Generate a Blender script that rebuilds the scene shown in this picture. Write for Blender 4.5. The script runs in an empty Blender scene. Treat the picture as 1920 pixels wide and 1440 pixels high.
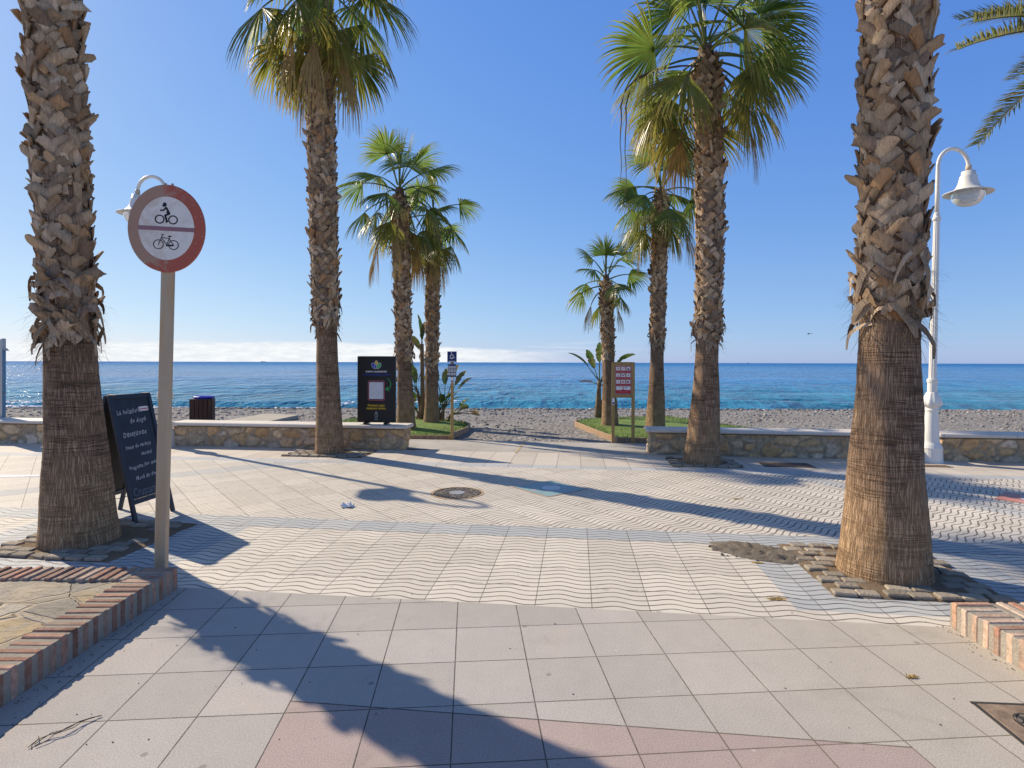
import bpy, math, random
from math import sin, cos, pi, radians, sqrt, atan2, exp
from mathutils import Vector, Matrix, noise as mnoise

# ------------------------------------------------------------------ camera, sky, sun, exposure
SC = bpy.context.scene
COL = SC.collection
F_PX, HY, ROLL, EYE = 1053.0, 679.5, 0.0026, 1.68
cam_d = bpy.data.cameras.new("camera")
cam_d.sensor_width = 36.0
cam_d.lens = F_PX / 1920 * 36.0
cam_d.shift_y = -(720 - HY) / 1920
cam_d.clip_start, cam_d.clip_end = 0.05, 60000
cam = bpy.data.objects.new("camera", cam_d)
COL.objects.link(cam)
cam.location = (0, 0, EYE)
cam.rotation_euler = (pi / 2, -ROLL, 0)
SC.camera = cam

SUN_EL = radians(33)
SUN_DIR = Vector((-0.823 * cos(SUN_EL), 0.568 * cos(SUN_EL), sin(SUN_EL))).normalized()   # towards the sun
SUN_ROT = atan2(SUN_DIR.x, SUN_DIR.y)
SC.view_settings.view_transform = 'Standard'
SC.view_settings.look = 'None'
EXPO = 0.5
SC.view_settings.exposure = EXPO
SC.view_settings.gamma = 1.0
SC.cycles.max_bounces = 6

sun_d = bpy.data.lights.new("sun", 'SUN')
sun_d.energy = 4.4
sun_d.angle = radians(0.55)
sun_d.color = (1.0, 0.86, 0.66)
sun = bpy.data.objects.new("sun", sun_d)
COL.objects.link(sun)
sun.location = (-20, 20, 20)
sun.rotation_euler = SUN_DIR.to_track_quat('Z', 'Y').to_euler()

# ------------------------------------------------------------------ node expression helper
class E:
    """a float socket with arithmetic"""
    def __init__(s, nt, v): s.nt, s.v = nt, v
    def _m(s, op, *a, clamp=False):
        n = s.nt.nodes.new('ShaderNodeMath'); n.operation = op; n.use_clamp = clamp
        for i, x in enumerate((s,) + a):
            x = x.v if isinstance(x, E) else x
            if isinstance(x, (int, float)): n.inputs[i].default_value = x
            else: s.nt.links.new(x, n.inputs[i])
        return E(s.nt, n.outputs[0])
    def __add__(s, o): return s._m('ADD', o)
    __radd__ = __add__
    def __sub__(s, o): return s._m('SUBTRACT', o)
    def __rsub__(s, o): return (s * -1) + o
    def __mul__(s, o): return s._m('MULTIPLY', o)
    __rmul__ = __mul__
    def __truediv__(s, o): return s._m('DIVIDE', o)
    def gt(s, o): return s._m('GREATER_THAN', o)
    def lt(s, o): return s._m('LESS_THAN', o)
    def floor(s): return s._m('FLOOR')
    def fract(s): return s._m('FRACT')
    def sin(s): return s._m('SINE')
    def abs(s): return s._m('ABSOLUTE')
    def mx(s, o): return s._m('MAXIMUM', o)
    def mn(s, o): return s._m('MINIMUM', o)
    def pw(s, o): return s._m('POWER', o)
    def clamp(s): return s._m('ADD', 0.0, clamp=True)
    def smooth(s, a, b):
        n = s.nt.nodes.new('ShaderNodeMapRange'); n.interpolation_type = 'SMOOTHSTEP'
        n.inputs['From Min'].default_value = a; n.inputs['From Max'].default_value = b
        s.nt.links.new(s.v, n.inputs['Value'])
        return E(s.nt, n.outputs['Result'])
    def lin(s, a, b, c, d):
        n = s.nt.nodes.new('ShaderNodeMapRange')
        for k, x in zip(('From Min', 'From Max', 'To Min', 'To Max'), (a, b, c, d)): n.inputs[k].default_value = x
        s.nt.links.new(s.v, n.inputs['Value'])
        return E(s.nt, n.outputs['Result'])

class NT:
    """small wrapper round a node tree"""
    def __init__(s, nt): s.nt = nt
    def node(s, t, **k):
        n = s.nt.nodes.new(t)
        for a, b in k.items(): setattr(n, a, b)
        return n
    def link(s, a, b): s.nt.links.new(a.v if isinstance(a, E) else a, b)
    def coord(s, kind='Object'):
        return s.node('ShaderNodeTexCoord').outputs[kind]
    def xyz(s, v):
        n = s.node('ShaderNodeSeparateXYZ'); s.link(v, n.inputs[0])
        return [E(s.nt, o) for o in n.outputs]
    def vec(s, x, y, z=0.0):
        n = s.node('ShaderNodeCombineXYZ')
        for i, q in enumerate((x, y, z)):
            if isinstance(q, (int, float)): n.inputs[i].default_value = q
            else: s.link(q, n.inputs[i])
        return n.outputs[0]
    def scale(s, v, sx, sy, sz):
        n = s.node('ShaderNodeVectorMath', operation='MULTIPLY'); s.link(v, n.inputs[0]); n.inputs[1].default_value = (sx, sy, sz)
        return n.outputs[0]
    def noise(s, v, sc, detail=3, rough=0.55, dist=0.0, dim='3D'):
        n = s.node('ShaderNodeTexNoise'); n.noise_dimensions = dim
        s.link(v, n.inputs['Vector']); n.inputs['Scale'].default_value = sc
        n.inputs['Detail'].default_value = detail; n.inputs['Roughness'].default_value = rough; n.inputs['Distortion'].default_value = dist
        return E(s.nt, n.outputs['Fac'])
    def white(s, v):
        n = s.node('ShaderNodeTexWhiteNoise'); s.link(v, n.inputs['Vector'])
        return E(s.nt, n.outputs['Value'])
    def voro(s, v, sc, feature='F1', out='Distance', rnd=1.0):
        n = s.node('ShaderNodeTexVoronoi'); n.feature = feature
        s.link(v, n.inputs['Vector']); n.inputs['Scale'].default_value = sc; n.inputs['Randomness'].default_value = rnd
        return n.outputs[out]
    def mix(s, f, a, b, mode='MIX'):
        n = s.node('ShaderNodeMix', data_type='RGBA', blend_type=mode)
        for sock, q in ((n.inputs['Factor'], f), (n.inputs[6], a), (n.inputs[7], b)):
            if isinstance(q, (int, float)): sock.default_value = q
            elif isinstance(q, (tuple, list)): sock.default_value = tuple(q) + ((1,) if len(q) == 3 else ())
            else: s.link(q, sock)
        return n.outputs[2]
    def ramp(s, f, stops):
        n = s.node('ShaderNodeValToRGB'); s.link(f, n.inputs[0])
        el = n.color_ramp.elements
        while len(el) < len(stops): el.new(0.5)
        for e, (p, c) in zip(el, stops): e.position = p; e.color = tuple(c) + (1,)
        return n.outputs[0]
    def bump(s, h, strength=0.5, dist=0.01, normal=None):
        n = s.node('ShaderNodeBump'); s.link(h, n.inputs['Height'])
        n.inputs['Strength'].default_value = strength; n.inputs['Distance'].default_value = dist
        if normal is not None: s.link(normal, n.inputs['Normal'])
        return n.outputs[0]

def material(name, rough=0.8, spec=0.3, metal=0.0):
    m = bpy.data.materials.new(name); m.use_nodes = True
    t = NT(m.node_tree); b = m.node_tree.nodes['Principled BSDF']
    b.inputs['Roughness'].default_value = rough
    b.inputs['Specular IOR Level'].default_value = spec
    b.inputs['Metallic'].default_value = metal
    t.b = b; t.m = m
    t.base = lambda c: t.link(c, b.inputs['Base Color']) if not isinstance(c, tuple) else setattr(b.inputs['Base Color'], 'default_value', c + (1,))
    t.nrm = lambda c: t.link(c, b.inputs['Normal'])
    t.rgh = lambda c: t.link(c, b.inputs['Roughness'])
    return t

def simple(name, c, rough=0.6, spec=0.4, metal=0.0, var=0.15, nscale=9.0, bump=0.0):
    """a plain painted or printed surface with a little wear"""
    t = material(name, rough, spec, metal)
    o = t.coord('Object')
    n = t.noise(o, nscale, 5)
    t.base(t.mix(n.lin(0.3, 0.7, 0, 1), tuple(x * (1 - var) for x in c), tuple(min(1, x * (1 + var)) for x in c)))
    if bump: t.nrm(t.bump(t.noise(o, nscale * 6, 4), bump, 0.004))
    return t.m

def attr_col(t):
    n = t.node('ShaderNodeAttribute'); n.attribute_name = 'col'
    return n.outputs['Color']

# ------------------------------------------------------------------ world: sky with a low bank of cloud over the sea
world = bpy.data.worlds.new("World"); SC.world = world; world.use_nodes = True
wt = NT(world.node_tree); bg = world.node_tree.nodes['Background']
sky = wt.node('ShaderNodeTexSky'); sky.sky_type = 'NISHITA'; sky.sun_disc = False
sky.sun_elevation = SUN_EL; sky.sun_rotation = SUN_ROT
sky.altitude = 0; sky.air_density = 1.0; sky.dust_density = 0.25; sky.ozone_density = 3.0
# the camera's rendering of that sky: per-channel contrast and gain (film response), then back to sky units
sr_, sg_, sb_ = wt.xyz(sky.outputs[0])
KE = 0.1 * 2 ** EXPO; KN = 0.1275   # KN: the exposure the curve is drawn for
skyc = wt.vec((sr_ * KN).mx(0.0001).pw(0.90) * (0.66 / KE), (sg_ * KN).mx(0.0001).pw(0.666) * (0.70 / KE), (sb_ * KN).mx(0.0001).pw(0.28) * (0.91 / KE))
gx, gy, gz = wt.xyz(wt.coord('Generated'))
skyc = wt.mix(gz.smooth(0.60, 0.85), wt.mix(gz.smooth(0.16, 0.0), skyc, wt.mix(1.0, skyc, (0.86, 0.98, 1.02), 'MULTIPLY')), wt.mix(1.0, skyc, (1.45, 0.86, 0.50), 'MULTIPLY'))  # low sky cooled; unseen sky overhead warmed to make the shadow fill less blue
tx, tz = gx / gy.mx(0.01), gz / gy.mx(0.01)
big = wt.noise(wt.vec(tx * 7, tz * 60, 0), 1.0, 6, 0.6)
top = 0.034 + (big - 0.5) * 0.014 - (tx + 0.1).smooth(-0.25, 0.35) * 0.02
puff = wt.noise(wt.vec(tx * 28, tz * 150, 3.0), 1.0, 6, 0.62)
band = (top - tz + (puff - 0.5) * 0.006).smooth(-0.0035, 0.004) * tz.smooth(-0.002, 0.001)
thin = (0.12 - tx).smooth(-0.05, 0.25) * (puff.smooth(0.3, 0.55) * 0.2 + 0.8)
wisps = wt.noise(wt.vec(tx * 5, tz * 95, 9.0), 1.0, 5, 0.6).smooth(0.52, 0.72) * tz.smooth(0.0, 0.01) * (0.05 - tz).smooth(0.0, 0.03) * 0.35 * (0.3 - tx).smooth(0.0, 0.2)
cl = (band * thin).mx(wisps)
shade = wt.mix(puff.smooth(0.35, 0.65), (5.9, 6.25, 6.55), (6.8, 6.95, 7.05))
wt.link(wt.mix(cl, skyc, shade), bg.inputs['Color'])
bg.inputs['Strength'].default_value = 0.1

# ------------------------------------------------------------------ geometry helpers
def hy(px): return HY + ROLL * (px - 960)
def G(px, py, z=0.0):
    """the point of the plane at height z seen at that place in the photograph"""
    Y = F_PX * (EYE - z) / (py - hy(px))
    return Vector(((px - 960) / F_PX * Y, Y, z))
def D(px, py, Y):
    return Vector(((px - 960) / F_PX * Y, Y, EYE + (hy(px) - py) / F_PX * Y))

PA = radians(-6.5)                       # the promenade's direction
UX = Vector((cos(PA), sin(PA), 0)); VX = Vector((-sin(PA), cos(PA), 0))
def UV(u, v, z=0.0): return UX * u + VX * v + Vector((0, 0, z))

class MB:
    def __init__(s): s.v, s.f, s.mi, s.c, s.uv = [], [], [], [], {}
    def add(s, verts, faces, mi=0, col=None):
        o = len(s.v)
        s.v.extend(verts)
        s.c.extend(col if isinstance(col, list) else [col or (1, 1, 1)] * len(verts))
        for f in faces: s.f.append(tuple(i + o for i in f)); s.mi.append(mi)
        return o
    def box(s, cx, cy, cz, sx, sy, sz, mi=0, M=None, bev=0.0, col=None):
        hx, hy_, hz = sx / 2, sy / 2, sz / 2
        if bev <= 0:
            vs = [Vector((cx + a * hx, cy + b * hy_, cz + c * hz)) for a in (-1, 1) for b in (-1, 1) for c in (-1, 1)]
            fs = [(0, 1, 3, 2), (4, 6, 7, 5), (0, 4, 5, 1), (2, 3, 7, 6), (0, 2, 6, 4), (1, 5, 7, 3)]
        else:
            b_ = min(bev, hx * .9, hy_ * .9, hz * .9); vs = []; idx = {}
            for a in (-1, 1):
                for b in (-1, 1):
                    for c in (-1, 1):
                        for k in range(3):
                            d = [a * (hx - b_), b * (hy_ - b_), c * (hz - b_)]
                            d[k] = (a * hx, b * hy_, c * hz)[k]
                            idx[a, b, c, k] = len(vs); vs.append(Vector((cx + d[0], cy + d[1], cz + d[2])))
            fs = []
            for k in range(3):
                i, j = (k + 1) % 3, (k + 2) % 3
                for sg in (-1, 1):
                    q = []
                    for p, r in ((-1, -1), (1, -1), (1, 1), (-1, 1)):
                        t = [0, 0, 0]; t[k] = sg; t[i] = p; t[j] = r; q.append(idx[t[0], t[1], t[2], k])
                    fs.append(tuple(q if sg > 0 else q[::-1]))
                for p in (-1, 1):
                    for r in (-1, 1):
                        t0 = [0, 0, 0]; t1 = [0, 0, 0]
                        t0[k] = -1; t1[k] = 1; t0[i] = t1[i] = p; t0[j] = t1[j] = r
                        q = [idx[(*t0, i)], idx[(*t1, i)], idx[(*t1, j)], idx[(*t0, j)]]
                        fs.append(tuple(q if p * r < 0 else q[::-1]))
            for a in (-1, 1):
                for b in (-1, 1):
                    for c in (-1, 1):
                        q = [idx[a, b, c, k] for k in range(3)]
                        fs.append(tuple(q if a * b * c > 0 else q[::-1]))
        if M is not None: vs = [M @ v for v in vs]
        s.add(vs, fs, mi, col)
    def lathe(s, prof, n=24, M=None, mi=0, flute=0.0, nf=0, cap=True):
        vs = []; 
        for r, z in prof:
            for k in range(n):
                a = 2 * pi * k / n
                rr = r * (1 + (flute * cos(nf * a) if nf else 0))
                vs.append(Vector((rr * cos(a), rr * sin(a), z)))
        fs = []
        for i in range(len(prof) - 1):
            for k in range(n):
                k2 = (k + 1) % n
                fs.append((i * n + k, i * n + k2, (i + 1) * n + k2, (i + 1) * n + k))
        if cap:
            fs.append(tuple(range(n))[::-1]); fs.append(tuple((len(prof) - 1) * n + k for k in range(n)))
        if M is not None: vs = [M @ v for v in vs]
        s.add(vs, fs, mi)
    def tube(s, pts, r, n=8, mi=0, col=None, cap=True):
        pts = [Vector(p) for p in pts]; rs = r if isinstance(r, (list, tuple)) else [r] * len(pts)
        vs = []; up = Vector((0.13, 0.21, 0.97))
        for i, p in enumerate(pts):
            d = (pts[min(i + 1, len(pts) - 1)] - pts[max(i - 1, 0)]).normalized()
            a = d.cross(up)
            if a.length < 0.15: a = d.cross(Vector((1, 0, 0)))
            a.normalize(); b = d.cross(a).normalized(); up = b.cross(d) * 1.0 if False else up
            for k in range(n):
                t = 2 * pi * k / n
                vs.append(p + (a * cos(t) + b * sin(t)) * rs[i])
        fs = [(i * n + k, i * n + (k + 1) % n, (i + 1) * n + (k + 1) % n, (i + 1) * n + k) for i in range(len(pts) - 1) for k in range(n)]
        if cap: fs += [tuple(range(n))[::-1], tuple((len(pts) - 1) * n + k for k in range(n))]
        s.add(vs, fs, mi, col)
    def ribbon(s, pts, ws, nrm, mi=0, col=None, sag=0.0):
        """a strip along pts; nrm is the side direction per point"""
        vs = []
        for p, w, b in zip(pts, ws, nrm): vs += [p - b * w / 2, p + b * w / 2]
        fs = [(2 * i, 2 * i + 1, 2 * i + 3, 2 * i + 2) for i in range(len(pts) - 1)]
        s.add(vs, fs, mi, col)
    # flat shapes drawn on a panel that faces local -Y: x to the right, z up, y0 = the face they lie on
    def flat(s, pts, y0, t=0.0012, mi=0):
        n = len(pts)
        vs = [Vector((x, y0 - t, z)) for x, z in pts] + [Vector((x, y0, z)) for x, z in pts]
        area = sum(pts[i][0] * pts[(i + 1) % n][1] - pts[(i + 1) % n][0] * pts[i][1] for i in range(n))
        fr = tuple(range(n)) if area > 0 else tuple(range(n))[::-1]
        fs = [fr] + [(i, (i + 1) % n, n + (i + 1) % n, n + i) for i in range(n)]
        s.add(vs, fs, mi)
    def rect(s, x0, z0, x1, z1, y0, t=0.0012, mi=0): s.flat([(x0, z0), (x1, z0), (x1, z1), (x0, z1)], y0, t, mi)
    def disc(s, cx, cz, r, y0, t=0.0012, mi=0, n=24, sx=1.0): s.flat([(cx + r * sx * cos(2 * pi * k / n), cz + r * sin(2 * pi * k / n)) for k in range(n)], y0, t, mi)
    def ring(s, cx, cz, r, w, y0, t=0.0012, mi=0, n=28, a0=0, a1=2 * pi):
        for k in range(n):
            a, b = a0 + (a1 - a0) * k / n, a0 + (a1 - a0) * (k + 1) / n
            s.flat([(cx + q * cos(x), cz + q * sin(x)) for q, x in ((r - w / 2, a), (r + w / 2, a), (r + w / 2, b), (r - w / 2, b))], y0, t, mi)
    def line(s, pts, w, y0, t=0.0012, mi=0):
        for (x0, z0), (x1, z1) in zip(pts, pts[1:]):
            L = math.hypot(x1 - x0, z1 - z0) or 1; nx, nz = -(z1 - z0) / L * w / 2, (x1 - x0) / L * w / 2
            ex, ez = (x1 - x0) / L * w / 4, (z1 - z0) / L * w / 4
            s.flat([(x0 - nx - ex, z0 - nz - ez), (x1 - nx + ex, z1 - nz + ez), (x1 + nx + ex, z1 + nz + ez), (x0 + nx - ex, z0 + nz - ez)], y0, t, mi)
    def rrect(s, x0, z0, x1, z1, r, y0, t=0.0012, mi=0):
        p = []
        for cx, cz, a in ((x1 - r, z1 - r, 0), (x0 + r, z1 - r, 90), (x0 + r, z0 + r, 180), (x1 - r, z0 + r, 270)):
            for k in range(5):
                q = radians(a + 22.5 * k); p.append((cx + r * cos(q), cz + r * sin(q)))
        s.flat(p, y0, t, mi)
    def text(s, body, x, z, size, y0, mi=0, align='CENTER', shear=0.0, t=0.0012, stretch=1.0, rot=0.0, bold=0.0):
        cu = bpy.data.curves.new('lettering', 'FONT'); cu.body = body; cu.size = size; cu.align_x = align; cu.align_y = 'CENTER'
        cu.shear = shear; cu.resolution_u = 3; cu.offset = bold
        ob = bpy.data.objects.new('lettering', cu); COL.objects.link(ob)
        me = bpy.data.meshes.new_from_object(ob)
        cr, sr = cos(rot), sin(rot)
        vs = [Vector((x + (v.co.x * cr * stretch - v.co.y * sr), y0 - t, z + (v.co.x * stretch * sr + v.co.y * cr))) for v in me.vertices]
        s.add(vs, [tuple(p.vertices) for p in me.polygons], mi)
        bpy.data.objects.remove(ob); bpy.data.meshes.remove(me); bpy.data.curves.remove(cu)
    def hand(s, body, x, z, size, y0, rr, mi=0, rot=0.0, t=0.0012):
        """chalk handwriting: each letter a little off in size, height and slant; returns the end"""
        cx = x
        for ch in body:
            if ch == ' ': cx += size * 0.32; continue
            n0 = len(s.v); zz = z + (cx - x) * rot + rr.gauss(0, size * 0.04)
            s.text(ch, cx, zz, size * rr.uniform(0.86, 1.14), y0, mi, 'LEFT', rr.uniform(0.05, 0.35), t, rr.uniform(0.72, 0.85), rr.gauss(rot, 0.10), 0.0007)
            cx = max(v.x for v in s.v[n0:]) + size * rr.uniform(0.0, 0.05)
        return cx
    def build(s, name, mats, parent=None, smooth=False, loc=None, col=False):
        me = bpy.data.meshes.new(name)
        me.from_pydata([tuple(v) for v in s.v], [], s.f)
        if not isinstance(mats, (list, tuple)): mats = [mats]
        for m in mats: me.materials.append(m)
        me.polygons.foreach_set('material_index', s.mi)
        if smooth: me.polygons.foreach_set('use_smooth', [True] * len(me.polygons))
        if col:
            a = me.color_attributes.new('col', 'FLOAT_COLOR', 'POINT')
            flat = []
            for c in s.c: flat.extend((c[0], c[1], c[2], 1.0))
            a.data.foreach_set('color', flat)
        if s.uv:
            ul = me.uv_layers.new(name='uv'); buf = []
            for L in me.loops: buf.extend(s.uv.get(L.vertex_index, (0, 0)))
            ul.data.foreach_set('uv', buf)
        me.update()
        o = bpy.data.objects.new(name, me); COL.objects.link(o)
        if parent is not None: o.parent = parent
        if loc is not None: o.location = loc
        return o

def tag(o, label=None, cat=None, group=None, kind=None):
    for k, v in (('label', label), ('category', cat), ('group', group), ('kind', kind)):
        if v: o[k] = v
    return o
def thing(name, label, cat, loc=(0, 0, 0), rz=0.0, group=None, lean=(0, 0)):
    o = bpy.data.objects.new(name, None); o.empty_display_size = 0.2; COL.objects.link(o)
    o.location = loc; o.rotation_euler = (lean[0], lean[1], rz)
    return tag(o, label, cat, group)
def struct(o): o['kind'] = 'structure'; return o
def clone(root, loc, rz, label, group=None, lean=None):
    def cp(o, par):
        c = o.copy(); COL.objects.link(c)
        if par is not None: c.parent = par
        for ch in o.children: cp(ch, c)
        return c
    r = cp(root, None); r.location = loc
    r.rotation_euler = ((lean or (0, 0))[0], (lean or (0, 0))[1], rz); tag(r, label, None, group)
    return r

rnd = random.Random(7)
def frand(a, b): return rnd.uniform(a, b)

# ------------------------------------------------------------------ paving materials (object coordinates run along the paving)
def tile_tone(t, cu, cv, k):
    """per-tile tone, 0..1"""
    return t.white(t.vec(cu.floor(), cv.floor(), k))

def grit(t, o, amt=0.12):
    a = t.noise(o, 130, 2, 0.7); b = t.noise(o, 1.1, 4, 0.6); c = t.noise(o, 9, 4, 0.6)
    return (a - 0.5) * amt * 3.2 + (b - 0.5) * amt * 1.6 + (c - 0.5) * amt * 1.2 + 1.0

def joint(c, w, size):
    """1 in the joint of a row of that size"""
    f = c.fract()
    return f.lt(w / size).mx(f.gt(1 - w / size))

def scale_col(t, col, f):
    n = t.node('ShaderNodeVectorMath', operation='SCALE'); t.link(col, n.inputs[0]); t.link(f, n.inputs['Scale'])
    return n.outputs[0]

TS = 0.392
def plaza_mat():
    t = material('plaza_tile', 0.85, 0.2); o = t.coord('Object'); x, y, z = t.xyz(o)
    cu, cv = (x + 0.0716) / 0.402, (y - 0.349) / 0.402
    jj = joint(cu, 0.0032, 0.402).mx(joint(cv, 0.0032, 0.402))
    # pink border course, cut along the promenade's direction
    ca, sa = cos(PA - PLZ), sin(PA - PLZ)
    vv = y * ca - x * sa
    edge = vv + 0.0
    pink = edge.lt(2.64) * (x).gt(-0.8756) * x.lt(1.938)
    cut = (edge - 2.64).abs().lt(0.004) * x.gt(-0.8756) * x.lt(1.938)
    jj = jj.mx(cut)
    tone = tile_tone(t, cu, cv, 1.0)
    g = grit(t, o, 0.13)
    c = t.mix(tone, (0.405, 0.375, 0.345), (0.475, 0.435, 0.40))
    warm = x.smooth(0.2, 3.0)
    c = t.mix(warm * 0.7, c, (0.49, 0.44, 0.365))
    c = t.mix(pink, c, t.mix(tone, (0.385, 0.305, 0.28), (0.43, 0.345, 0.315)))
    speck = t.noise(o, 150, 2, 0.6)
    c = scale_col(t, c, g * speck.lin(0.3, 0.7, 0.78, 1.18))
    stain = t.noise(o, 1.7, 6, 0.68, 0.6).smooth(0.54, 0.74) * 0.30
    c = t.mix(stain, c, (0.22, 0.19, 0.155))
    spot = E(t.nt, t.voro(o, 3.1, 'F1')).lt(0.05)
    c = t.mix(spot * 0.5, c, (0.16, 0.14, 0.12))
    gum = E(t.nt, t.voro(o, 7.3, 'F1')).lt(0.07) * t.noise(o, 2.6, 1).gt(0.56)
    c = t.mix(gum * 0.35, c, (0.62, 0.58, 0.54))
    drift = t.noise(t.vec(x * 1.1, y * 3.0, 2.0), 1, 5, 0.7, 0.5).smooth(0.55, 0.72) * 0.28
    c = t.mix(drift, c, (0.52, 0.45, 0.36))
    jn = t.noise(o, 14, 3).smooth(0.3, 0.6)
    c = t.mix(jj * (jn * 0.25 + 0.7), c, t.mix(x.smooth(-0.4, 1.9), (0.075, 0.066, 0.056), (0.17, 0.14, 0.10)))
    t.base(c)
    h = (1.0 - jj) + t.noise(o, 210, 2, 0.7) * 0.30
    t.nrm(t.bump(h, 0.55, 0.005))
    return t.m

def wave_mat(name, rot, near):
    t = material(name, 0.72, 0.28); o = t.coord('Object'); x, y, z = t.xyz(o)
    cr, sr = cos(rot), sin(rot)
    a = x * cr + y * sr; b = y * cr - x * sr
    warp = t.noise(o, 0.8, 2) * 0.012
    a = a + 0.278 if near else a
    b = b + 0.088 if near else b
    ph = (b + warp + 0.0)
    wv = (a * (2 * pi / TS) - 0.9)
    second = (wv * 2.0 + 0.8).sin() * 0.0025
    sx = ph - wv.sin() * 0.0235 + second
    NL = TS / 5.0 if near else TS / 6.0
    f = (sx / NL).fract()
    ww = 0.088 if near else 0.10
    gr = f.lt(ww).mx(f.gt(1 - ww))
    cu, cv = a / TS, ph / TS
    ju = joint(cu, 0.0028, TS)
    # the courses butt with a hairline that follows the grooves
    jv = joint(cv, 0.0035, TS) * t.noise(t.vec(a * 9.0, (cv + 0.5).floor() * 3.7, 4.0), 1, 1).gt(0.44)
    tone = tile_tone(t, cu, cv, 2.0)
    c = t.mix(tone, (0.58, 0.53, 0.455), (0.70, 0.64, 0.55))
    c = t.mix(t.noise(o, 0.5, 3).smooth(0.35, 0.65) * 0.4, c, (0.57, 0.52, 0.45))
    blue = t.mix(tone, (0.40, 0.42, 0.43), (0.48, 0.49, 0.485))
    if near:
        bl = y.gt(5.40)
        # blue course round the tree pits
        bl = bl.mx(x.gt(1.50) * x.lt(3.42) * y.gt(4.02) * y.lt(5.8)).mx(x.gt(-5.6) * x.lt(-3.3) * y.gt(3.9) * y.lt(5.8))
        jv = jv.mx((y - 5.40).abs().lt(0.003))
    else:
        i1 = (b / TS).floor(); i2 = (a / TS).floor()
        bl = ((i1 - 24).abs().lt(0.5) * x.lt(-2.0)).mx((i2 - 21).abs().lt(0.5) * x.gt(1.0))
        bl = bl * 0.75
    c = t.mix(bl, c, blue)
    c = scale_col(t, c, grit(t, o, 0.075))
    st = t.noise(o, 1.2, 6, 0.68, 0.6).smooth(0.52, 0.74) * 0.36
    c = t.mix(st, c, (0.34, 0.30, 0.26))
    spot = E(t.nt, t.voro(o, 2.4, 'F1')).lt(0.04)
    c = t.mix(spot * 0.5, c, (0.2, 0.18, 0.16))
    wear = t.noise(o, 5.0, 4, 0.6).lin(0.3, 0.7, 0.68, 1.0)
    dirt = t.mix(t.noise(o, 2.2, 3), (0.06, 0.048, 0.038), (0.14, 0.115, 0.092))
    c = t.mix(gr * wear, c, dirt)
    c = t.mix(ju.mx(jv) * 0.85, c, (0.11, 0.09, 0.075))
    t.base(c)
    prof = f.lin(0, 1, 0, 1)
    h = (1.0 - gr.mx(ju).mx(jv)) + t.noise(o, 120, 3) * 0.08
    t.nrm(t.bump(h, 0.75, 0.008))
    return t.m

def smooth_tile_mat():
    t = material('smooth_tile', 0.75, 0.3); o = t.coord('Object'); x, y, z = t.xyz(o)
    cu, cv = (x + 0.308) / TS, (y - 9.20) / 0.40
    jj = joint(cu, 0.0038, TS).mx(joint(cv, 0.003, 0.4) * 0.5)
    tone = tile_tone(t, cu, cv, 3.0)
    c = t.mix(tone, (0.50, 0.445, 0.375), (0.60, 0.54, 0.465))
    c = t.mix(x.smooth(-2.6, -3.4).mx(0.0) * 0.0, c, c)
    c = t.mix(y.lt(9.20), c, t.mix(tone, (0.40, 0.41, 0.42), (0.47, 0.48, 0.48)))
    c = scale_col(t, c, grit(t, o, 0.1))
    c = t.mix(t.noise(o, 1.6, 5, 0.65).smooth(0.58, 0.75) * 0.35, c, (0.27, 0.24, 0.2))
    c = t.mix(jj * 0.8, c, (0.13, 0.11, 0.09))
    t.base(c); t.nrm(t.bump((1.0 - jj) + t.noise(o, 150, 3) * 0.1, 0.5, 0.005))
    return t.m

def concrete_mat(name='path_concrete', c0=(0.36, 0.335, 0.30), c1=(0.46, 0.43, 0.39)):
    t = material(name, 0.88, 0.2); o = t.coord('Object')
    n = t.noise(o, 1.2, 6, 0.65, 0.3)
    c = t.mix(n.smooth(0.3, 0.7), c0, c1)
    c = scale_col(t, c, grit(t, o, 0.12))
    c = t.mix(t.noise(o, 0.55, 5, 0.7, 0.6).smooth(0.58, 0.7) * 0.4, c, tuple(q * 0.6 for q in c0))
    crack = E(t.nt, t.voro(t.scale(o, 1, 1, 1), 0.35, 'DISTANCE_TO_EDGE')).lt(0.004)
    c = t.mix(crack * 0.0, c, (0.1, 0.1, 0.1))
    t.base(c); t.nrm(t.bump(t.noise(o, 90, 5, 0.7), 0.3, 0.006))
    return t.m

# ------------------------------------------------------------------ the setting: paving sheets
PLZ = radians(4.4)
def sheet(name, pts, z, mat, rot, ngrid=None):
    """a flat sheet whose own axes are turned by rot; pts are world xy"""
    M = Matrix.Rotation(-rot, 4, 'Z')
    m = MB(); vs = [M @ Vector((p.x, p.y, 0)) for p in pts]
    m.add(vs, [tuple(range(len(vs)))])
    o = m.build(name, mat); o.rotation_euler = (0, 0, rot); o.location = (0, 0, z)
    return struct(o)

V0, V1, V2, V3, V4, V5 = 3.87, 5.74, 8.93, 9.20, 10.46, 11.88
def strip(u0, u1, v0, v1): return [UV(u0, v0), UV(u1, v0), UV(u1, v1), UV(u0, v1)]
sheet('plaza_pavement', [Vector((-16, -9, 0)), Vector((16, -9, 0)), UV(16, V0), UV(-16, V0)], 0.0, plaza_mat(), PLZ)
sheet('promenade_pavement', strip(-26, 26, V0, V1), 0.0, wave_mat('wave_tile', 0.0, True), PA)
sheet('promenade_pavement', strip(-26, 26, V1, V2), 0.0, wave_mat('diagonal_wave_tile', radians(45), False), PA)
sheet('promenade_border', strip(-26, 26, V2, V4 + 0.03), 0.0, smooth_tile_mat(), PA)
sheet('beach_path', [UV(-2.6, V4 + 0.03), UV(2.2, V4 + 0.03), UV(4.4, V4 + 0.4), UV(4.4, V5), UV(-4.6, V5 + 0.03), UV(-4.6, V4 + 0.4)], 0.002, concrete_mat(), PA)

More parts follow.
